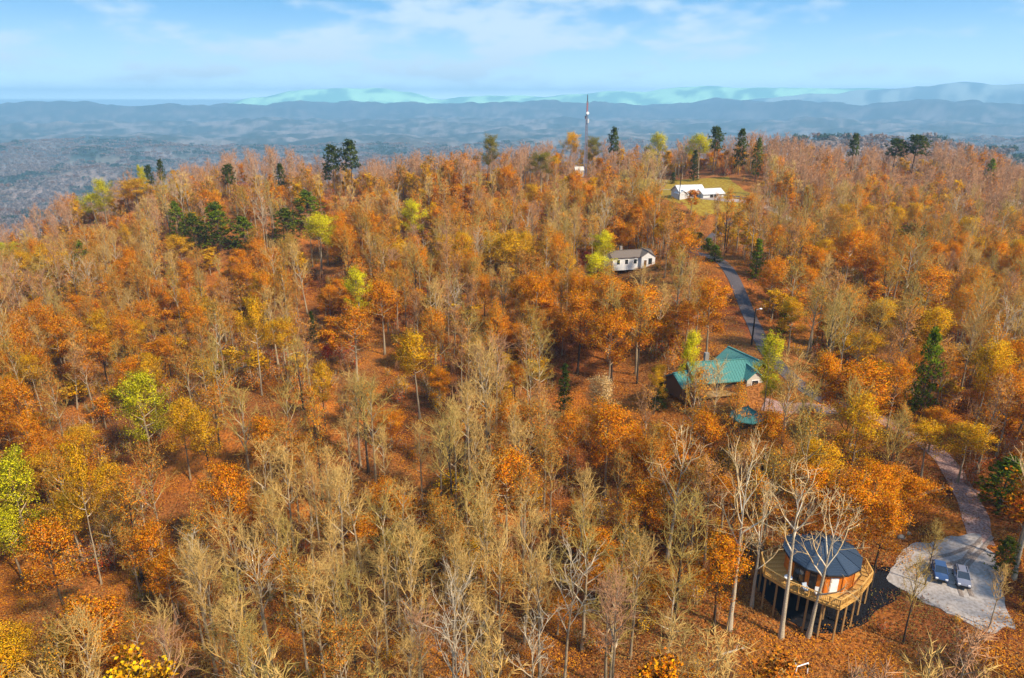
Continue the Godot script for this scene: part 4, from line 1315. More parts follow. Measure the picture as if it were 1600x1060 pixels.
	part("pedestal", g, M.metal, tb)
	g = Geo.new()
	g.tube(Vector3(0, 0.0, 0), Vector3(0, 0.05, 0), 0.32, 0.28, 12, Color.WHITE)
	part("table_base", g, M.metal, tb)
	var seats := [[Vector3(-3.3, 0, 3.75), 0.25, "blue grey cushioned deck chair in the middle of the deck"], [Vector3(-2.1, 0, 4.55), -0.2, "pale grey deck chair next to the white door"]]
	for s in seats:
		var ch := thing("deck_chair", c + s[0] + Vector3(0, floor_y, 0), s[1])
		tag(ch, s[2], "chair")
		var q := Geo.new()
		q.box(Vector3(0, 0.42, 0.05), Vector3(0.62, 0.12, 0.6))
		part("seat", q, M.cushion if s[1] > 0 else M.cushion_pale, ch)
		q = Geo.new()
		q.box(Vector3(0, 0.76, -0.28), Vector3(0.62, 0.62, 0.12), Basis(Vector3.RIGHT, -0.22))
		part("backrest", q, M.cushion if s[1] > 0 else M.cushion_pale, ch)
		for x in [-0.36, 0.36]:
			q = Geo.new()
			q.box(Vector3(x, 0.6, 0.02), Vector3(0.08, 0.05, 0.66))
			part("armrest", q, M.metal, ch)
			for z in [-0.27, 0.3]:
				q = Geo.new()
				q.box(Vector3(x, 0.29, z), Vector3(0.05, 0.58, 0.05))
				part("leg", q, M.metal, ch)

# ---------------------------------------------------------------- cars
func car(at: Vector2, heading: float, label: String, paint: Material, style: int) -> void:
	var l := 3.9
	var w := 1.72
	var o := thing("parked_car", gp(at.x, at.y, 0.16), heading)
	tag(o, label, "car", "cars parked on the gravel lot")
	# profile along the car, front towards +z: z, bottom, top, half width at the belt
	var rows := [[-1.95, 0.45, 0.78, 0.74], [-1.86, 0.30, 0.98, 0.82], [-1.2, 0.26, 1.02, 0.86], [0.55, 0.26, 0.98, 0.86], [1.35, 0.28, 0.90, 0.84], [1.8, 0.32, 0.78, 0.78], [1.95, 0.42, 0.62, 0.68]]
	var g := Geo.new()
	var secs := []
	for r in rows:
		var s := []
		var k: float = r[3]
		for q in [[-0.94, 0.0], [-1.0, 0.35], [-0.99, 0.8], [-0.88, 1.0], [0.0, 1.03], [0.88, 1.0], [0.99, 0.8], [1.0, 0.35], [0.94, 0.0]]:
			s.append(Vector3(q[0] * k, lerpf(r[1], r[2], q[1]), r[0]))
		secs.append(s)
	for i in secs.size() - 1:
		for j in 8: g.quad(secs[i][j], secs[i + 1][j], secs[i + 1][j + 1], secs[i][j + 1])
		g.quad(secs[i][8], secs[i + 1][8], secs[i + 1][0], secs[i][0])
	for j in range(1, 8):
		g.quad(secs[0][0], secs[0][j], secs[0][j + 1], secs[0][j + 1])
		g.quad(secs[-1][0], secs[-1][j + 1], secs[-1][j], secs[-1][j])
	var body := part("body", g, paint, o)
	# cabin: glass between belt and roof, pillars, roof panel
	var back := -1.75 if style == 1 else -1.55
	var cab := [[back, 0.98, 0.74], [back + 0.38, 1.44, 0.62], [0.05, 1.47, 0.62], [0.92, 0.95, 0.74]]
	g = Geo.new()
	for i in 3:
		var a: Array = cab[i]
		var b: Array = cab[i + 1]
		if i != 1: g.quad(Vector3(-a[2], a[1], a[0]), Vector3(-b[2], b[1], b[0]), Vector3(b[2], b[1], b[0]), Vector3(a[2], a[1], a[0]))
	part("windscreen", g, M.car_glass, o)
	for s in [-1.0, 1.0]:
		g = Geo.new()
		var p := [Vector3(s * 0.76, 0.97, back), Vector3(s * 0.62, 1.44, back + 0.38), Vector3(s * 0.62, 1.47, 0.05), Vector3(s * 0.76, 0.95, 0.92)]
		if s > 0: g.quad(p[0], p[1], p[2], p[3])
		else: g.quad(p[3], p[2], p[1], p[0])
		part("side_window", g, M.car_glass, o)
		for q in [[back + 0.2, 1.22, back + 0.37], [-0.45, 1.0, -0.42]]:
			g = Geo.new()
			g.beam(Vector3(s * 0.775, 0.98, q[0] - 0.12), Vector3(s * 0.635, 1.46, q[2] + 0.06), 0.07, 0.09)
			part("pillar", g, paint, o)
		g = Geo.new()
		g.beam(Vector3(s * 0.765, 0.97, 0.93), Vector3(s * 0.63, 1.475, 0.03), 0.07, 0.07)
		part("pillar", g, paint, o)
		g = Geo.new()
		g.box(Vector3(s * 0.93, 1.0, 0.62), Vector3(0.16, 0.13, 0.1))
		part("mirror", g, paint, o)
		g = Geo.new()
		g.box(Vector3(s * 0.56, 0.70, 1.86), Vector3(0.3, 0.15, 0.16))
		part("headlight", g, M.lamp_glass, o)
		g = Geo.new()
		g.box(Vector3(s * 0.64, 0.80, -1.9), Vector3(0.2, 0.2, 0.1))
		part("tail_light", g, M.tail_glass, o)
		for z in [-1.22, 1.22]:
			var wheel := Node3D.new()
			wheel.name = "wheel"
			wheel.position = Vector3(s * 0.78, 0.31, z)
			o.add_child(wheel, true)
			g = Geo.new()
			g.tube(Vector3(-0.1, 0, 0), Vector3(0.1, 0, 0), 0.31, 0.31, 16, Color.WHITE)
			g.disc(Vector3(s * 0.1, 0, 0), Vector3(s, 0, 0), 0.31, 16)
			part("tyre", g, M.tyre, wheel)
			g = Geo.new()
			g.disc(Vector3(s * 0.112, 0, 0), Vector3(s, 0, 0), 0.2, 12)
			part("rim", g, M.metal, wheel)
	g = Geo.new()
	g.box(Vector3(0, 1.465, (back + 0.38 + 0.05) * 0.5), Vector3(1.26, 0.05, 0.05 - back - 0.38 + 0.1))
	part("roof", g, paint, o)
	g = Geo.new()
	g.box(Vector3(0, 0.52, 1.95), Vector3(0.9, 0.16, 0.06))
	part("grille", g, M.tyre, o)
	g = Geo.new()
	g.box(Vector3(0, 0.38, 1.9), Vector3(1.4, 0.12, 0.16))
	part("bumper", g, M.tyre, o)
	if style == 1:
		for s in [-0.5, 0.5]:
			g = Geo.new()
			g.beam(Vector3(s, 1.53, back + 0.45), Vector3(s, 1.53, 0.0), 0.05, 0.05)
			part("roof_rail", g, M.tyre, o)

# ---------------------------------------------------------------- plain houses
func gable_block(o: Node3D, at: Vector3, turn: float, wx: float, dz: float, wall_h: float, rise: float, over: float, walls: Material, roofs: Array, seams := 0) -> void:
	var b := Basis(Vector3.UP, turn)
	var P := func(x: float, y: float, z: float) -> Vector3: return at + b * Vector3(x, y, z)
	var x := wx * 0.5
	var z := dz * 0.5
	# walls
	for s in [-1.0, 1.0]:
		var g := Geo.new()
		g.box(P.call(0, wall_h * 0.5 - 0.4, s * (z - 0.1)), Vector3(wx, wall_h + 0.8, 0.2), b)
		part("wall", g, walls, o)
		g = Geo.new()
		g.box(P.call(s * (x - 0.1), wall_h * 0.5 - 0.4, 0), Vector3(0.2, wall_h + 0.8, dz - 0.41), b)
		# gable
		var q := [P.call(s * (x - 0.2), wall_h, z - 0.02), P.call(s * x - s * 0.003, wall_h, z - 0.02), P.call(s * x - s * 0.003, wall_h, -z + 0.02), P.call(s * (x - 0.2), wall_h, -z + 0.02)]
		var top0: Vector3 = P.call(s * (x - 0.2), wall_h + rise - 0.03, 0)
		var top1: Vector3 = P.call(s * x - s * 0.003, wall_h + rise - 0.03, 0)
		g.quad(q[1], top1, q[2], q[2])
		g.quad(q[3], top0, q[0], q[0])
		part("end_wall", g, walls, o)
	# roof slopes with thickness, standing seams on them
	for s in [-1.0, 1.0]:
		var slope := rise / z
		var e := [P.call(-x - over, wall_h - over * slope, s * (z + over)), P.call(x + over, wall_h - over * slope, s * (z + over)), P.call(x + over, wall_h + rise, 0.0), P.call(-x - over, wall_h + rise, 0.0)]
		var up := Vector3(0, 0.18, 0)
		var g := Geo.new()
		if s > 0: g.hexa([e[0], e[1], e[2], e[3], e[0] + up, e[1] + up, e[2] + up, e[3] + up])
		else: g.hexa([e[1], e[0], e[3], e[2], e[1] + up, e[0] + up, e[3] + up, e[2] + up])
		var r := part("roof", g, roofs[0 if s > 0 else 1], o)
		for k in seams:
			var f := (k + 0.5) / seams
			var h := Geo.new()
			h.beam(e[0].lerp(e[1], f) + up, e[3].lerp(e[2], f) + up, 0.06, 0.09)
			part("seam", h, roofs[0 if s > 0 else 1], r)
	var c := Geo.new()
	c.beam(P.call(-x - over, wall_h + rise + 0.2, 0), P.call(x + over, wall_h + rise + 0.2, 0), 0.4, 0.08)
	part("ridge_cap", c, roofs[0], o)

func opening(o: Node3D, called: String, at: Vector3, turn: float, w: float, h: float, frame: Material, fill: Material) -> void:
	var b := Basis(Vector3.UP, turn)
	var g := Geo.new()
	g.box(at, Vector3(w + 0.24, h + 0.24, 0.08), b)
	var f := part(called, g, frame, o)
	g = Geo.new()
	g.box(at + b * Vector3(0, 0, 0.045), Vector3(w, h, 0.03), b)
	part("pane" if called == "window" else "leaf", g, fill, f)

func teal_house() -> void:
	var base := gp(40.5, -126.5)
	base.y = 8.1
	var o := thing("teal_roofed_house", base, deg_to_rad(10.0))
	tag(o, "long log house with a teal metal roof half hidden by trees beside the lane", "house")
	gable_block(o, Vector3(0.4, 0, 0), 0.0, 11.5, 7.6, 2.4, 2.3, 0.7, M.log_wood, [M.teal, M.teal_b], 22)
	gable_block(o, Vector3(-6.9, -0.5, 0.9), 0.22, 4.4, 5.6, 2.2, 1.6, 0.5, M.log_wood, [M.teal_b, M.teal], 9)
	gable_block(o, Vector3(7.3, 0.3, -2.0), PI / 2.0 + 0.25, 9.0, 5.6, 2.6, 2.0, 0.6, M.log_wood, [M.teal, M.teal_c], 16)
	gable_block(o, Vector3(6.2, 0.0, 3.1), PI / 2.0, 3.4, 3.4, 2.6, 1.5, 0.35, M.cream_wall, [M.teal_c, M.teal], 6)
	for x in [-3.6, -1.2, 1.2, 3.2]: opening(o, "window", Vector3(x, 1.6, 3.82), 0.0, 1.2, 1.3, M.dark_wood, M.glass)
	opening(o, "door", Vector3(-5.0, 1.1, 4.1), 0.22, 0.95, 2.1, M.dark_wood, M.log_wood)
	opening(o, "window", Vector3(6.2, 1.5, 4.82), 0.0, 1.3, 1.3, M.white, M.glass)
	var g := Geo.new()
	g.box(Vector3(-1.6, 5.2, -1.0), Vector3(0.8, 2.2, 0.8))
	part("chimney", g, M.stone, o)
	# porch along the front
	g = Geo.new()
	g.box(Vector3(-1.2, 0.05, 5.0), Vector3(7.6, 0.2, 2.4))
	part("porch", g, M.stilt_wood, o)
	for x in [-4.8, -1.2, 2.4]:
		g = Geo.new()
		g.box(Vector3(x, 1.2, 6.05), Vector3(0.18, 2.3, 0.18))
		part("porch_post", g, M.stilt_wood, o)

func pavilion() -> void:
	var at := gp(42.6, -112.2)
	var o := thing("pavilion", at)
	tag(o, "eight sided garden pavilion with a faceted teal roof below the teal roofed house", "pavilion")
	var lo := ring(8, 3.1, 2.5)
	var hi := ring(8, 0.25, 4.3)
	for k in 8:
		var j := (k + 1) % 8
		var g := Geo.new()
		var d := Vector3(0, -0.14, 0)
		g.hexa([lo[k] + d, lo[j] + d, hi[j] + d, hi[k] + d, lo[k], lo[j], hi[j], hi[k]])
		var r := part("roof_panel", g, [M.teal, M.teal_b, M.teal_c][k % 3], o)
		for s in 4:
			var h := Geo.new()
			var f := (s + 0.5) / 4.0
			h.beam(lo[k].lerp(lo[j], f), hi[k].lerp(hi[j], f), 0.05, 0.07)
			part("seam", h, M.teal, r)
		var c := Geo.new()
		c.beam(lo[k], hi[k], 0.14, 0.1)
		part("hip_cap", c, M.teal_b, o)
		var p := Geo.new()
		p.box(lo[k] * Vector3(0.85, 0, 0.85) + Vector3(0, 1.0, 0), Vector3(0.18, 3.2, 0.18))
		part("post", p, M.log_wood, o)
		var b := Geo.new()
		b.beam(lo[k] * Vector3(0.85, 0, 0.85) + Vector3(0, 0.9, 0), lo[j] * Vector3(0.85, 0, 0.85) + Vector3(0, 0.9, 0), 0.08, 0.1)
		part("rail", b, M.log_wood, o)
	var g := Geo.new()
	g.tube(Vector3(0, -0.5, 0), Vector3(0, 0.25, 0), 2.8, 2.8, 8, Color.WHITE)
	g.disc(Vector3(0, 0.25, 0), Vector3.UP, 2.8, 8)
	part("floor_slab", g, M.stilt_wood, o)
	g = Geo.new()
	g.tube(Vector3(0, 4.2, 0), Vector3(0, 4.7, 0), 0.28, 0.1, 8, Color.WHITE)
	part("finial", g, M.teal_b, o)

func white_house() -> void:
	var base := gp(36.0, -204.0)
	base.y = 14.4
	var o := thing("white_house", base, deg_to_rad(14.0))
	tag(o, "low white house with a brown roof and dark windows behind the pale yellow tree", "house")
	gable_block(o, Vector3(-0.5, 0, 0), 0.0, 13.0, 6.4, 3.1, 1.3, 0.4, M.white_wall, [M.brown_roof, M.brown_roof], 0)
	gable_block(o, Vector3(4.0, 0.2, 1.9), PI / 2.0, 4.6, 4.4, 3.0, 1.4, 0.3, M.white_wall, [M.brown_roof, M.brown_roof], 0)
	for x in [-5.2, -2.6, 0.2]: opening(o, "window", Vector3(x, 1.7, 3.22), 0.0, 1.0, 1.4, M.white, M.glass)
	opening(o, "window", Vector3(4.6, 1.7, 4.22), 0.0, 0.9, 1.6, M.dark_wood, M.glass)
	opening(o, "door", Vector3(3.0, 1.1, 4.22), 0.0, 0.9, 2.1, M.white, M.log_wood)
	var g := Geo.new()
	g.box(Vector3(-3.0, 4.9, -0.6), Vector3(0.7, 1.6, 0.7))
	part("chimney", g, M.stone, o)

func lawn_house() -> void:
	var base := gp(75.5, -287.0)
	var o := thing("white_roofed_house", base, deg_to_rad(12.0))
	tag(o, "large pale house with bright white metal roofs beside the lawn on the hilltop", "house")
	gable_block(o, Vector3(-2.0, 0, -1.5), 0.0, 11.0, 8.5, 2.2, 2.3, 0.5, M.white_wall, [M.white_roof, M.white_roof], 14)
	gable_block(o, Vector3(6.0, -0.2, 1.6), 0.08, 9.5, 6.5, 1.9, 1.5, 0.5, M.white_wall, [M.white_roof, M.white_roof], 12)
	gable_block(o, Vector3(-6.4, -0.2, 1.2), PI / 2.0, 4.5, 3.6, 1.9, 1.2, 0.3, M.white_wall, [M.white_roof, M.white_roof], 6)
	for x in [-5.0, -2.8, -0.4]: opening(o, "window", Vector3(x, 1.2, 2.77), 0.0, 1.1, 1.2, M.dark_wood, M.glass)
	for x in [3.6, 7.2]: opening(o, "window", Vector3(x, 0.9, 4.95), 0.08, 1.0, 1.0, M.dark_wood, M.glass)
	opening(o, "garage_door", Vector3(5.4, 0.75, 4.93), 0.08, 1.6, 1.5, M.white, M.dark_wood)

func small_house(called: String, x: float, z: float, turn: float, w: float, d: float, h: float, walls: Material, roofs: Material, label: String, cat := "shed") -> void:
	var o := thing(called, gp(x, z), turn)
	tag(o, label, cat)
	gable_block(o, Vector3.ZERO, 0.0, w, d, h, h * 0.45, 0.3, walls, [roofs, roofs])
	opening(o, "door", Vector3(-w * 0.2, 1.0, d * 0.5 + 0.02), 0.0, 0.9, 1.9, M.white, M.dark_wood)
	opening(o, "window", Vector3(w * 0.25, 1.4, d * 0.5 + 0.02), 0.0, 0.8, 0.8, M.white, M.glass)

# ---------------------------------------------------------------- mast, poles, logs
func mast() -> void:
	var o := thing("radio_mast", gp(38.2, -366.0))
	tag(o, "tall slender lattice radio mast with a white dish rising over the ridge", "radio mast")
	var top := 37.0
	var corner := func(k: int, y: float) -> Vector3:
		var r := lerpf(0.95, 0.42, y / top)
		return Vector3(cos(TAU * k / 3.0 + 0.4) * r, y, sin(TAU * k / 3.0 + 0.4) * r)
	for k in 3:
		var g := Geo.new()
		g.tube(corner.call(k, -0.5), corner.call(k, top), 0.16, 0.12, 5, Color.WHITE)
		part("leg", g, M.mast, o)
	var y := 0.0
	while y < top - 1.0:
		for k in 3:
			var g := Geo.new()
			g.tube(corner.call(k, y), corner.call(k + 1, y + 1.6), 0.07, 0.07, 4, Color.WHITE)
			g.tube(corner.call(k, y + 1.6), corner.call(k + 1, y + 1.6), 0.06, 0.06, 4, Color.WHITE)
			part("brace", g, M.mast, o)
		y += 1.6
	var g := Geo.new()
	g.tube(Vector3(0, top - 0.5, 0), Vector3(0, top + 3.2, 0), 0.24, 0.18, 8, Color.WHITE)
	g.disc(Vector3(0, top + 3.2, 0), Vector3.UP, 0.3, 8)
	part("antenna", g, M.mast_dark, o)
	g = Geo.new()
	g.tube(Vector3(0, top - 5.6, 0), Vector3(0, top - 0.6, 0), 0.36, 0.34, 8, Color.WHITE)
	part("antenna_sleeve", g, M.mast_red, o)
	g = Geo.new()
	g.tube(Vector3(0.2, 31.4, 0.5), Vector3(0.25, 31.4, 1.4), 0.65, 0.72, 16, Color.WHITE)
	g.disc(Vector3(0.25, 31.4, 1.4), Vector3(0, 0, 1), 0.72, 16)
	part("dish", g, M.white, o)
	g = Geo.new()
	g.box(Vector3(0.75, 27.6, 0.5), Vector3(0.7, 2.0, 0.5))
	part("panel_antenna", g, M.white_wall, o)
	g = Geo.new()
	g.box(Vector3(-0.8, 29.3, 0.3), Vector3(0.5, 1.4, 0.5))
	part("panel_antenna", g, M.mast_dark, o)

func pole(x: float, z: float, h: float, label: String, lamp: bool) -> void:
	var o := thing("utility_pole" if not lamp else "street_lamp", gp(x, z))
	tag(o, label, "utility pole" if not lamp else "street lamp")
	var g := Geo.new()
	g.tube(Vector3(0, -0.5, 0), Vector3(0, h, 0), 0.2, 0.13, 7, Color.WHITE)
	g.disc(Vector3(0, h, 0), Vector3.UP, 0.13, 7)
	part("pole", g, M.dark_wood, o)
	if lamp:
		g = Geo.new()
		g.beam(Vector3(0, h - 0.3, 0), Vector3(0.9, h + 0.05, 0.3), 0.08, 0.08)
		part("arm", g, M.metal, o)
		g = Geo.new()
		g.box(Vector3(0.95, h + 0.05, 0.3), Vector3(0.5, 0.16, 0.36))
		part("lamp_head", g, M.white, o)
	else:
		g = Geo.new()
		g.box(Vector3(0, h - 0.6, 0), Vector3(2.4, 0.14, 0.12))
		part("crossarm", g, M.dark_wood, o)
		for s in [-1.0, 0.0, 1.0]:
			g = Geo.new()
			g.tube(Vector3(s, h - 0.53, 0), Vector3(s, h - 0.25, 0), 0.07, 0.05, 6, Color.WHITE)
			part("insulator", g, M.white, o)

func fallen(x: float, z: float, turn: float, l: float, r: float, label: String) -> void:
	var o := thing("fallen_trunk", gp(x, z, r * 0.8))
	o.rotation.y = turn
	var e := hgt(x + cos(turn) * l * 0.5, z - sin(turn) * l * 0.5) - hgt(x - cos(turn) * l * 0.5, z + sin(turn) * l * 0.5)
	o.rotation.z = atan2(e, l)
	tag(o, label, "fallen tree", "")
	rng.seed = int(x * 31.0 + z * 7.0)
	var g := Geo.new()
	for k in 5:
		g.tube(Vector3(l * (k / 5.0 - 0.5), 0.05 * (k % 2), 0), Vector3(l * ((k + 1) / 5.0 - 0.5), 0.05 * ((k + 1) % 2), 0), r * (1.0 - k * 0.14), r * (1.0 - (k + 1) * 0.14), 7, Color(0.55, 0.48, 0.38))
	g.disc(Vector3(-l * 0.5, 0, 0), Vector3.LEFT, r, 7)
	part("trunk", g, M.bark, o)
	for k in 5:
		g = Geo.new()
		var a := Vector3(l * rng.randf_range(0.0, 0.48), 0.05, 0)
		g.spike(a, a + Vector3(rng.randf_range(0.3, 1.2), rng.randf_range(0.2, 1.1), rng.randf_range(-1.2, 1.2)), r * 0.3, Color(0.55, 0.46, 0.34))
		part("branch_stub", g, M.bark, o)

func rock(x: float, z: float, s: float, label: String, m: Material, group := "") -> void:
	rng.seed = int(x * 113.0 - z * 17.0)
	var sp := SphereMesh.new()
	sp.radius = 1.0
	sp.height = 2.0
	sp.radial_segments = 9
	sp.rings = 6
	var a := sp.get_mesh_arrays()
	var g := Geo.new()
	var nz := FastNoiseLite.new()
	nz.seed = rng.randi() % 1000
	nz.frequency = 0.9
	for p in a[Mesh.ARRAY_VERTEX]:
		var f: float = 1.0 + 0.5 * nz.get_noise_3d(p.x, p.y, p.z)
		g.v.append(Vector3(p.x * 1.3, p.y * 0.62, p.z) * s * f)
		g.n.append(Vector3.UP)
		g.c.append(Color.WHITE)
	g.ix = a[Mesh.ARRAY_INDEX]
	smooth_normals(g)
	var o := part("rock", g, m)
	o.position = gp(x, z, s * 0.1)
	o.rotation.y = rng.randf() * TAU
	tag(o, label, "rock", group)

func small_things() -> void:
	# white pipe frame at the bottom edge
	var o := thing("pipe_frame", gp(33.8, -62.4), 0.5)
	tag(o, "white pipe frame standing in the brush at the bottom edge of the view", "frame")
	for q in [[Vector3(-1.1, -0.3, 0), Vector3(-0.9, 1.9, 0)], [Vector3(1.1, -0.3, 0.1), Vector3(1.1, 1.5, 0)]]:
		var g := Geo.new()
		g.tube(q[0], q[1], 0.07, 0.07, 6, Color.WHITE)
		part("upright", g, M.white, o)
	var h := Geo.new()
	h.tube(Vector3(-0.9, 1.9, 0), Vector3(1.1, 1.5, 0), 0.07, 0.07, 6, Color.WHITE)
	part("crossbar", h, M.white, o)
	h = Geo.new()
	h.tube(Vector3(-0.9, 1.9, 0), Vector3(0.2, 1.2, -1.2), 0.05, 0.05, 6, Color.WHITE)
	part("brace", h, M.white, o)
	fallen(64.9, -92.0, 0.25, 4.6, 0.3, "pale fallen trunk lying beside the gravel lane")
	fallen(-56.5, -167.0, 0.6, 8.0, 0.26, "pale fallen trunk beside the thin young pine on the slope")
	fallen(-66.0, -163.5, 1.0, 9.0, 0.22, "pale broken trunk leaning on the slope below the golden slope tree")
	fallen(12.5, -81.0, -0.5, 6.5, 0.2, "grey fallen branch in the red hollow")
	fallen(27.0, -66.0, 0.3, 3.2, 0.16, "short fallen branch near the foot of the tall white trunk")
	for q in [[56.0, -83.2, 0.5, "pale rock at the upper left rim of the gravel lot, larger of two"], [57.4, -83.9, 0.35, "small pale rock at the rim of the gravel lot"], [47.6, -77.6, 0.45, "pale boulder where the deck meets the black mulch"], [70.6, -92.2, 0.5, "pink stone under the scarlet shrub, left one"], [71.7, -91.6, 0.42, "pink stone under the scarlet shrub, right one"], [-53.8, -165.3, 0.7, "grey rock beside the fallen trunk on the slope"], [-73.0, -163.0, 0.6, "grey rock below the broken white snag"]]:
		rock(q[0], q[1], q[2], q[3], M.pink_stone if q[3].contains("pink") else M.stone)

func materials() -> void:
	var grain := noise_tex(0.02, 3, Color(0.72, 0.72, 0.72), Color(1, 1, 1), 512, 5)
	var fine := noise_tex(0.05, 9, Color(0.45, 0.45, 0.45), Color(1, 1, 1), 512, 5)
	M.bark = textured(mat(Color.WHITE, 0.9, true), noise_tex(0.03, 21, Color(0.62, 0.6, 0.57), Color(1, 1, 1), 256, 4), 1.3)
	M.twig = mat(Color.WHITE, 0.9, true)
	M.twig.metallic_specular = 0.1
	M.leaf = mat(Color.WHITE, 0.75, true)
	M.leaf.metallic_specular = 0.1
	M.leaf.backlight_enabled = true
	M.leaf.backlight = Color(0.9, 0.9, 0.9)
	M.litter = textured(mat(Color.WHITE, 0.95, true), noise_tex(0.014, 4, Color(0.22, 0.17, 0.14), Color(1.0, 0.98, 0.9), 1024, 8, Color(0.8, 0.7, 0.6)), 9.0, 6.0)
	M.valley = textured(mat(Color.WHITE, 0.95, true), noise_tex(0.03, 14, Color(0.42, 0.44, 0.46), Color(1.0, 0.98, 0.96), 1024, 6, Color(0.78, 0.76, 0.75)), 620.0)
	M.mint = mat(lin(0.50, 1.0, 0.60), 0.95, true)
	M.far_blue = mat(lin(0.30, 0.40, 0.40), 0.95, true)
	M.gravel = textured(mat(lin(0.41, 0.385, 0.365), 0.95), noise_tex(0.02, 17, Color(0.74, 0.71, 0.68), Color(1, 1, 1), 1024, 7, Color(0.9, 0.88, 0.87)), 12.0, 1.5)
	M.gravel_worn = textured(mat(lin(0.33, 0.28, 0.25), 0.95), noise_tex(0.03, 27, Color(0.55, 0.5, 0.46), Color(1, 1, 1), 512, 6), 5.0)
	M.lane = textured(mat(lin(0.46, 0.34, 0.30), 0.95), noise_tex(0.03, 18, Color(0.55, 0.42, 0.36), Color(1, 1, 1), 512, 6, Color(0.85, 0.78, 0.76)), 6.0, 1.0)
	M.asphalt = textured(mat(lin(0.13, 0.115, 0.12), 0.9), noise_tex(0.03, 19, Color(0.6, 0.58, 0.6), Color(1, 1, 1), 512, 6), 5.0)
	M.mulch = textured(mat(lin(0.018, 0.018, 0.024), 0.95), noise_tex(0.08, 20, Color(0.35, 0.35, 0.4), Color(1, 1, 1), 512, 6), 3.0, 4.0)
	M.lawn = textured(mat(lin(0.36, 0.29, 0.035), 0.95), noise_tex(0.03, 22, Color(0.7, 0.55, 0.4), Color(1, 1, 1), 512, 6), 25.0)
	M.pale_gravel = textured(mat(lin(0.62, 0.52, 0.46), 0.95), fine, 4.0)
	M.cedar_wood = textured(mat(lin(0.86, 0.27, 0.03), 0.6), noise_tex(0.04, 23, Color(0.66, 0.6, 0.55), Color(1, 1, 1), 256, 4), 1.2)
	M.deck_wood = textured(mat(lin(0.72, 0.41, 0.11), 0.75), grain, 1.5)
	M.deck_wood_b = textured(mat(lin(0.78, 0.46, 0.14), 0.75), grain, 1.7)
	M.deck_wood_c = textured(mat(lin(0.64, 0.35, 0.09), 0.75), grain, 1.3)
	M.stilt_wood = textured(mat(lin(0.42, 0.25, 0.10), 0.8), grain, 1.5)
	M.dark_wood = textured(mat(lin(0.045, 0.035, 0.03), 0.8), grain, 1.5)
	M.log_wood = textured(mat(lin(0.17, 0.085, 0.04), 0.8), grain, 1.0)
	M.blue_roof = textured(mat(lin(0.050, 0.088, 0.155), 0.85), fine, 2.2)
	M.blue_roof_b = textured(mat(lin(0.072, 0.118, 0.198), 0.85), fine, 1.9)
	M.teal = textured(mat(lin(0.085, 0.27, 0.245), 0.55), grain, 3.0)
	M.teal_b = textured(mat(lin(0.07, 0.23, 0.215), 0.55), grain, 2.6)
	M.teal_c = textured(mat(lin(0.12, 0.32, 0.29), 0.55), grain, 3.4)
	M.white = mat(lin(0.82, 0.82, 0.82), 0.5)
	M.white_wall = textured(mat(lin(0.78, 0.78, 0.79), 0.8), grain, 2.0)
	M.cream_wall = textured(mat(lin(0.66, 0.60, 0.52), 0.8), grain, 2.0)
	M.white_roof = textured(mat(lin(0.80, 0.81, 0.82), 0.45), grain, 5.0)
	M.brown_roof = textured(mat(lin(0.30, 0.24, 0.20), 0.85), fine, 2.0)
	M.cabin_roof = textured(mat(lin(0.14, 0.05, 0.05), 0.8), grain, 2.0)
	M.stone = textured(mat(lin(0.48, 0.44, 0.40), 0.9), fine, 1.0)
	M.pink_stone = textured(mat(lin(0.62, 0.42, 0.38), 0.9), fine, 1.0)
	M.metal = mat(lin(0.45, 0.45, 0.46), 0.4)
	M.mast = mat(lin(0.20, 0.19, 0.24), 0.5)
	M.mast_dark = mat(lin(0.09, 0.08, 0.12), 0.5)
	M.mast_red = mat(lin(0.34, 0.16, 0.20), 0.6)
	M.cushion = mat(lin(0.36, 0.43, 0.52), 0.9)
	M.cushion_pale = mat(lin(0.60, 0.60, 0.60), 0.9)
	M.glass = mat(lin(0.02, 0.025, 0.03), 0.12)
	M.glass.metallic_specular = 0.6
	M.car_glass = mat(lin(0.02, 0.025, 0.035), 0.05)
	M.car_glass.metallic_specular = 0.7
	M.tyre = mat(lin(0.02, 0.02, 0.02), 0.85)
	M.lamp_glass = mat(lin(0.75, 0.76, 0.78), 0.1)
	M.tail_glass = mat(lin(0.35, 0.02, 0.02), 0.15)
	M.paint_blue = mat(lin(0.03, 0.06, 0.15), 0.25)
	M.paint_blue.clearcoat_enabled = true
	M.paint_blue.clearcoat = 1.0
	M.paint_blue.clearcoat_roughness = 0.05
	M.paint_bronze = mat(lin(0.15, 0.16, 0.21), 0.3)
	M.paint_bronze.clearcoat_enabled = true
	M.paint_bronze.clearcoat = 1.0
	M.paint_bronze.clearcoat_roughness = 0.05

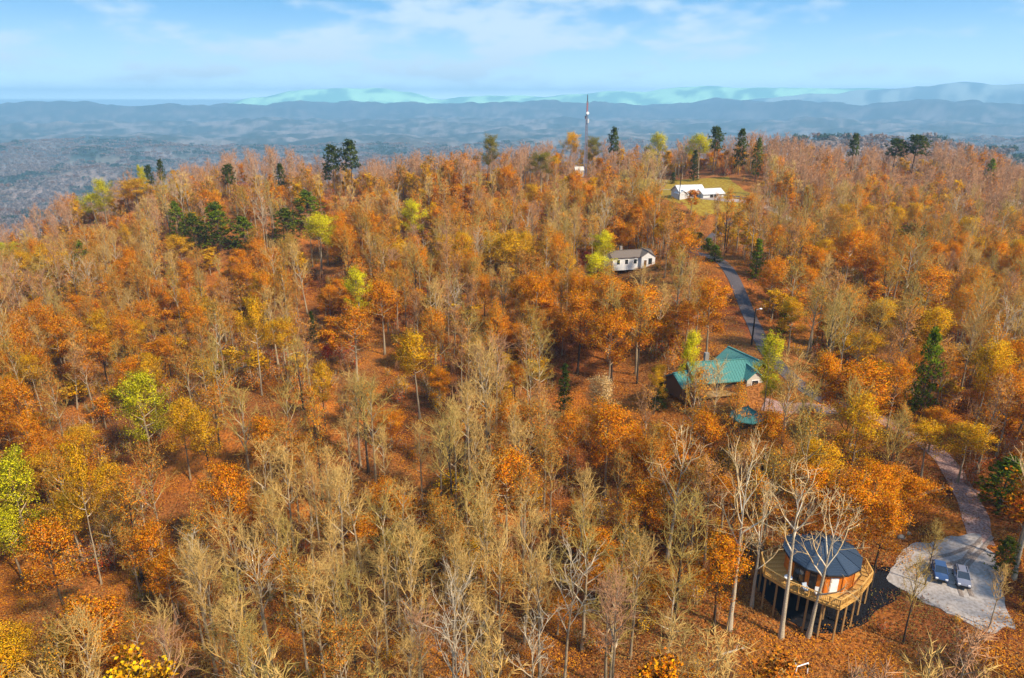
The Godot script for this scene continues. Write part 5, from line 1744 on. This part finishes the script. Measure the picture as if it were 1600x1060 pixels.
func _ready() -> void:
	wob.seed = 12
	wob.frequency = 0.011
	wob.fractal_octaves = 3
	fbm.seed = 7
	fbm.frequency = 0.006
	fbm.fractal_octaves = 4
	# camera
	var cam := Camera3D.new()
	cam.name = "camera"
	add_child(cam)
	cam.position = Vector3(0, CAM, 0)
	cam.rotation = Vector3(-PITCH, 0, 0)
	cam.fov = 52.83
	cam.near = 1.0
	cam.far = 60000.0
	cam.current = true
	# sky, sun, air, exposure
	var env := Environment.new()
	env.background_mode = Environment.BG_SKY
	env.sky = Sky.new()
	env.sky.sky_material = build_sky()
	env.background_energy_multiplier = 1.0
	env.tonemap_mode = Environment.TONE_MAPPER_LINEAR
	env.tonemap_exposure = 1.68
	env.sdfgi_enabled = true
	env.ssao_enabled = true
	env.ssil_enabled = true
	env.fog_enabled = true
	env.fog_density = 0.00011
	env.fog_light_color = lin(0.36, 0.69, 1.0)
	var we := WorldEnvironment.new()
	we.name = "environment"
	we.environment = env
	add_child(we)
	var sun := DirectionalLight3D.new()
	sun.name = "sun"
	sun.light_energy = 1.6
	sun.light_color = Color(1.0, 0.93, 0.82)
	sun.light_angular_distance = 3.0
	sun.shadow_enabled = true
	add_child(sun)
	sun.look_at_from_position(Vector3.ZERO, -Vector3(0.58, 0.66, 0.48), Vector3.UP)
	# the place
	var t0 := Time.get_ticks_msec()
	materials()
	build_ground()
	print("ground ", Time.get_ticks_msec() - t0)
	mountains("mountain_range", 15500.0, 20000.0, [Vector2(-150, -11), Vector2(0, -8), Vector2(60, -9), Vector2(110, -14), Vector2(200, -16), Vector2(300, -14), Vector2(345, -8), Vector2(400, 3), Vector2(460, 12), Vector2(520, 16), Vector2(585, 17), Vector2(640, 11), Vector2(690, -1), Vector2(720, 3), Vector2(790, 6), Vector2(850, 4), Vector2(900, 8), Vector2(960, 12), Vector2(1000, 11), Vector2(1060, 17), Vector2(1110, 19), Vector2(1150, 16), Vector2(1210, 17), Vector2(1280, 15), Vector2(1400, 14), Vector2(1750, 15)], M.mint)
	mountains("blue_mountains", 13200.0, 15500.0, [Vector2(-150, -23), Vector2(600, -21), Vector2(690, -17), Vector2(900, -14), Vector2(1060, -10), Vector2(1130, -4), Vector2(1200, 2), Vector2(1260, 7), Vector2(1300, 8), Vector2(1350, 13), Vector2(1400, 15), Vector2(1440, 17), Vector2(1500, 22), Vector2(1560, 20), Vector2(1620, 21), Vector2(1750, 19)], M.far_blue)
	tag(ribbon("gravel_lane", LANE, 3.4, M.lane, 0.07), "", "", "", "structure")
	ribbon("paved_road", ROAD, 3.4, M.asphalt, 0.1, 0.04)
	patch("gravel_lot", LOT, M.gravel, 0.12, 1.2)
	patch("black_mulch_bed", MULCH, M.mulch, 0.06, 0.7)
	patch("lawn", LAWN, M.lawn, 0.08, 1.5)
	for k in 2: ribbon("tyre_track", [Vector2(66.2 + k * 1.5, -81.5), Vector2(62.6 + k * 1.4, -78.6), Vector2(59.2 + k * 1.2, -75.4 - k * 0.2), Vector2(57.6 + k * 1.3, -71.5)], 0.55, M.gravel_worn, 0.155 + 0.004 * k, 0.5)
	for k in 2: ribbon("tyre_track", [Vector2(53.2, -76.4 + k * 1.4), Vector2(57.0, -78.2 + k * 1.5), Vector2(61.5, -79.3 + k * 1.5), Vector2(65.4, -80.6 + k * 1.2)], 0.5, M.gravel_worn, 0.165 + 0.004 * k, 0.5)
	ribbon("lawn_path", [Vector2(58.0, -338.0), Vector2(66.0, -334.0), Vector2(80.0, -333.0)], 1.6, M.pale_gravel, 0.14)
	ribbon("white_gravel_drive", [Vector2(78.0, -283.5), Vector2(86.0, -279.0), Vector2(95.0, -279.5), Vector2(103.0, -274.0), Vector2(108.0, -266.0), Vector2(118.0, -262.0)], 6.0, M.pale_gravel, 0.16, 0.4)
	stilt_house()
	teal_house()
	pavilion()
	white_house()
	lawn_house()
	small_house("red_cabin", -127.0, -331.0, 0.3, 7.0, 5.0, 2.6, M.log_wood, M.cabin_roof, "small dark red cabin on the left ridge between bare trunks", "cabin")
	small_house("pale_cabin", -106.0, -339.0, -0.2, 4.5, 3.5, 2.0, M.white_wall, M.white_roof, "tiny white cabin on the ridge left of the skyline pines", "cabin")
	small_house("cream_shed", 34.8, -364.0, 0.1, 4.2, 3.6, 3.4, M.cream_wall, M.cream_wall, "cream shed at the foot of the radio mast")
	small_house("white_shed", 232.0, -320.0, 0.1, 5.0, 4.0, 2.8, M.white_wall, M.white_roof, "white shed among brown woods at the right edge of the view")
	mast()
	pole(68.0, -281.0, 14.0, "dark utility pole in front of the white roofed house", false)
	pole(52.6, -141.0, 8.5, "street lamp with a white head beside the paved lane", true)
	car(Vector2(56.9, -75.4), -0.42, "dark blue compact car on the gravel lot, the one nearer the house", M.paint_blue, 0)
	car(Vector2(59.1, -74.2), -0.42, "dark slate blue compact car with roof rails parked right of the blue car", M.paint_bronze, 1)
	small_things()
	clear = [
		[39.6, -73.2, 6.5, 26.0], [59.0, -74.0, 10.0, 24.0], [40.5, -126.0, 8.5, 14.0], [33.5, -126.5, 4.0, 13.0], [42.6, -112.2, 4.2, 12.0], [36.0, -204.0, 7.5, 48.0], [77.0, -287.0, 13.0, 52.0], [86.0, -330.0, 16.0, 30.0],
		[54.5, -135.0, 3.2, 22.0], [57.0, -147.0, 3.2, 26.0], [58.3, -153.0, 3.0, 38.0], [59.5, -160.0, 3.0, 40.0], [60.0, -166.0, 3.0, 42.0], [60.2, -172.0, 3.0, 44.0], [60.2, -178.0, 3.0, 46.0], [60.2, -184.0, 3.0, 48.0], [60.1, -190.0, 3.0, 48.0], [60.0, -196.0, 3.0, 50.0], [64.0, -240.0, 4.0, 45.0], [62.0, -215.0, 4.0, 42.0],
		[54.0, -115.3, 3.5, 7.0],  [68.5, -87.0, 2.4, 6.0], [-127.0, -331.0, 3.0, 24.0], [34.8, -364.0, 2.6, 60.0], [232.0, -320.0, 3.5, 40.0], [-112.0, -300.0, 14.0, 22.0], [90.0, -280.0, 4.0, 48.0], [97.0, -278.0, 4.0, 50.0], [104.0, -272.0, 4.0, 50.0], [113.0, -264.0, 4.0, 46.0],
	]
	for q in SPECIAL:
		var near: bool = q[2] > -122.0 and (q[1] > 0.0 or q[0] == "orange")
		clear.append([q[1], q[2], q[4] * 0.46 + (0.8 if near else 1.9), 9.0 if q[3] < 6.0 or near else 5.0 + 0.33 * q[3] * Vector2(q[1], q[2]).length() / 48.0])
	for q in STANDING: clear.append([q[0], q[1], 1.6, 11.0])
	t0 = Time.get_ticks_msec()
	make_variants()
	print("variants ", Time.get_ticks_msec() - t0)
	t0 = Time.get_ticks_msec()
	woods()
	print("woods ", Time.get_ticks_msec() - t0)
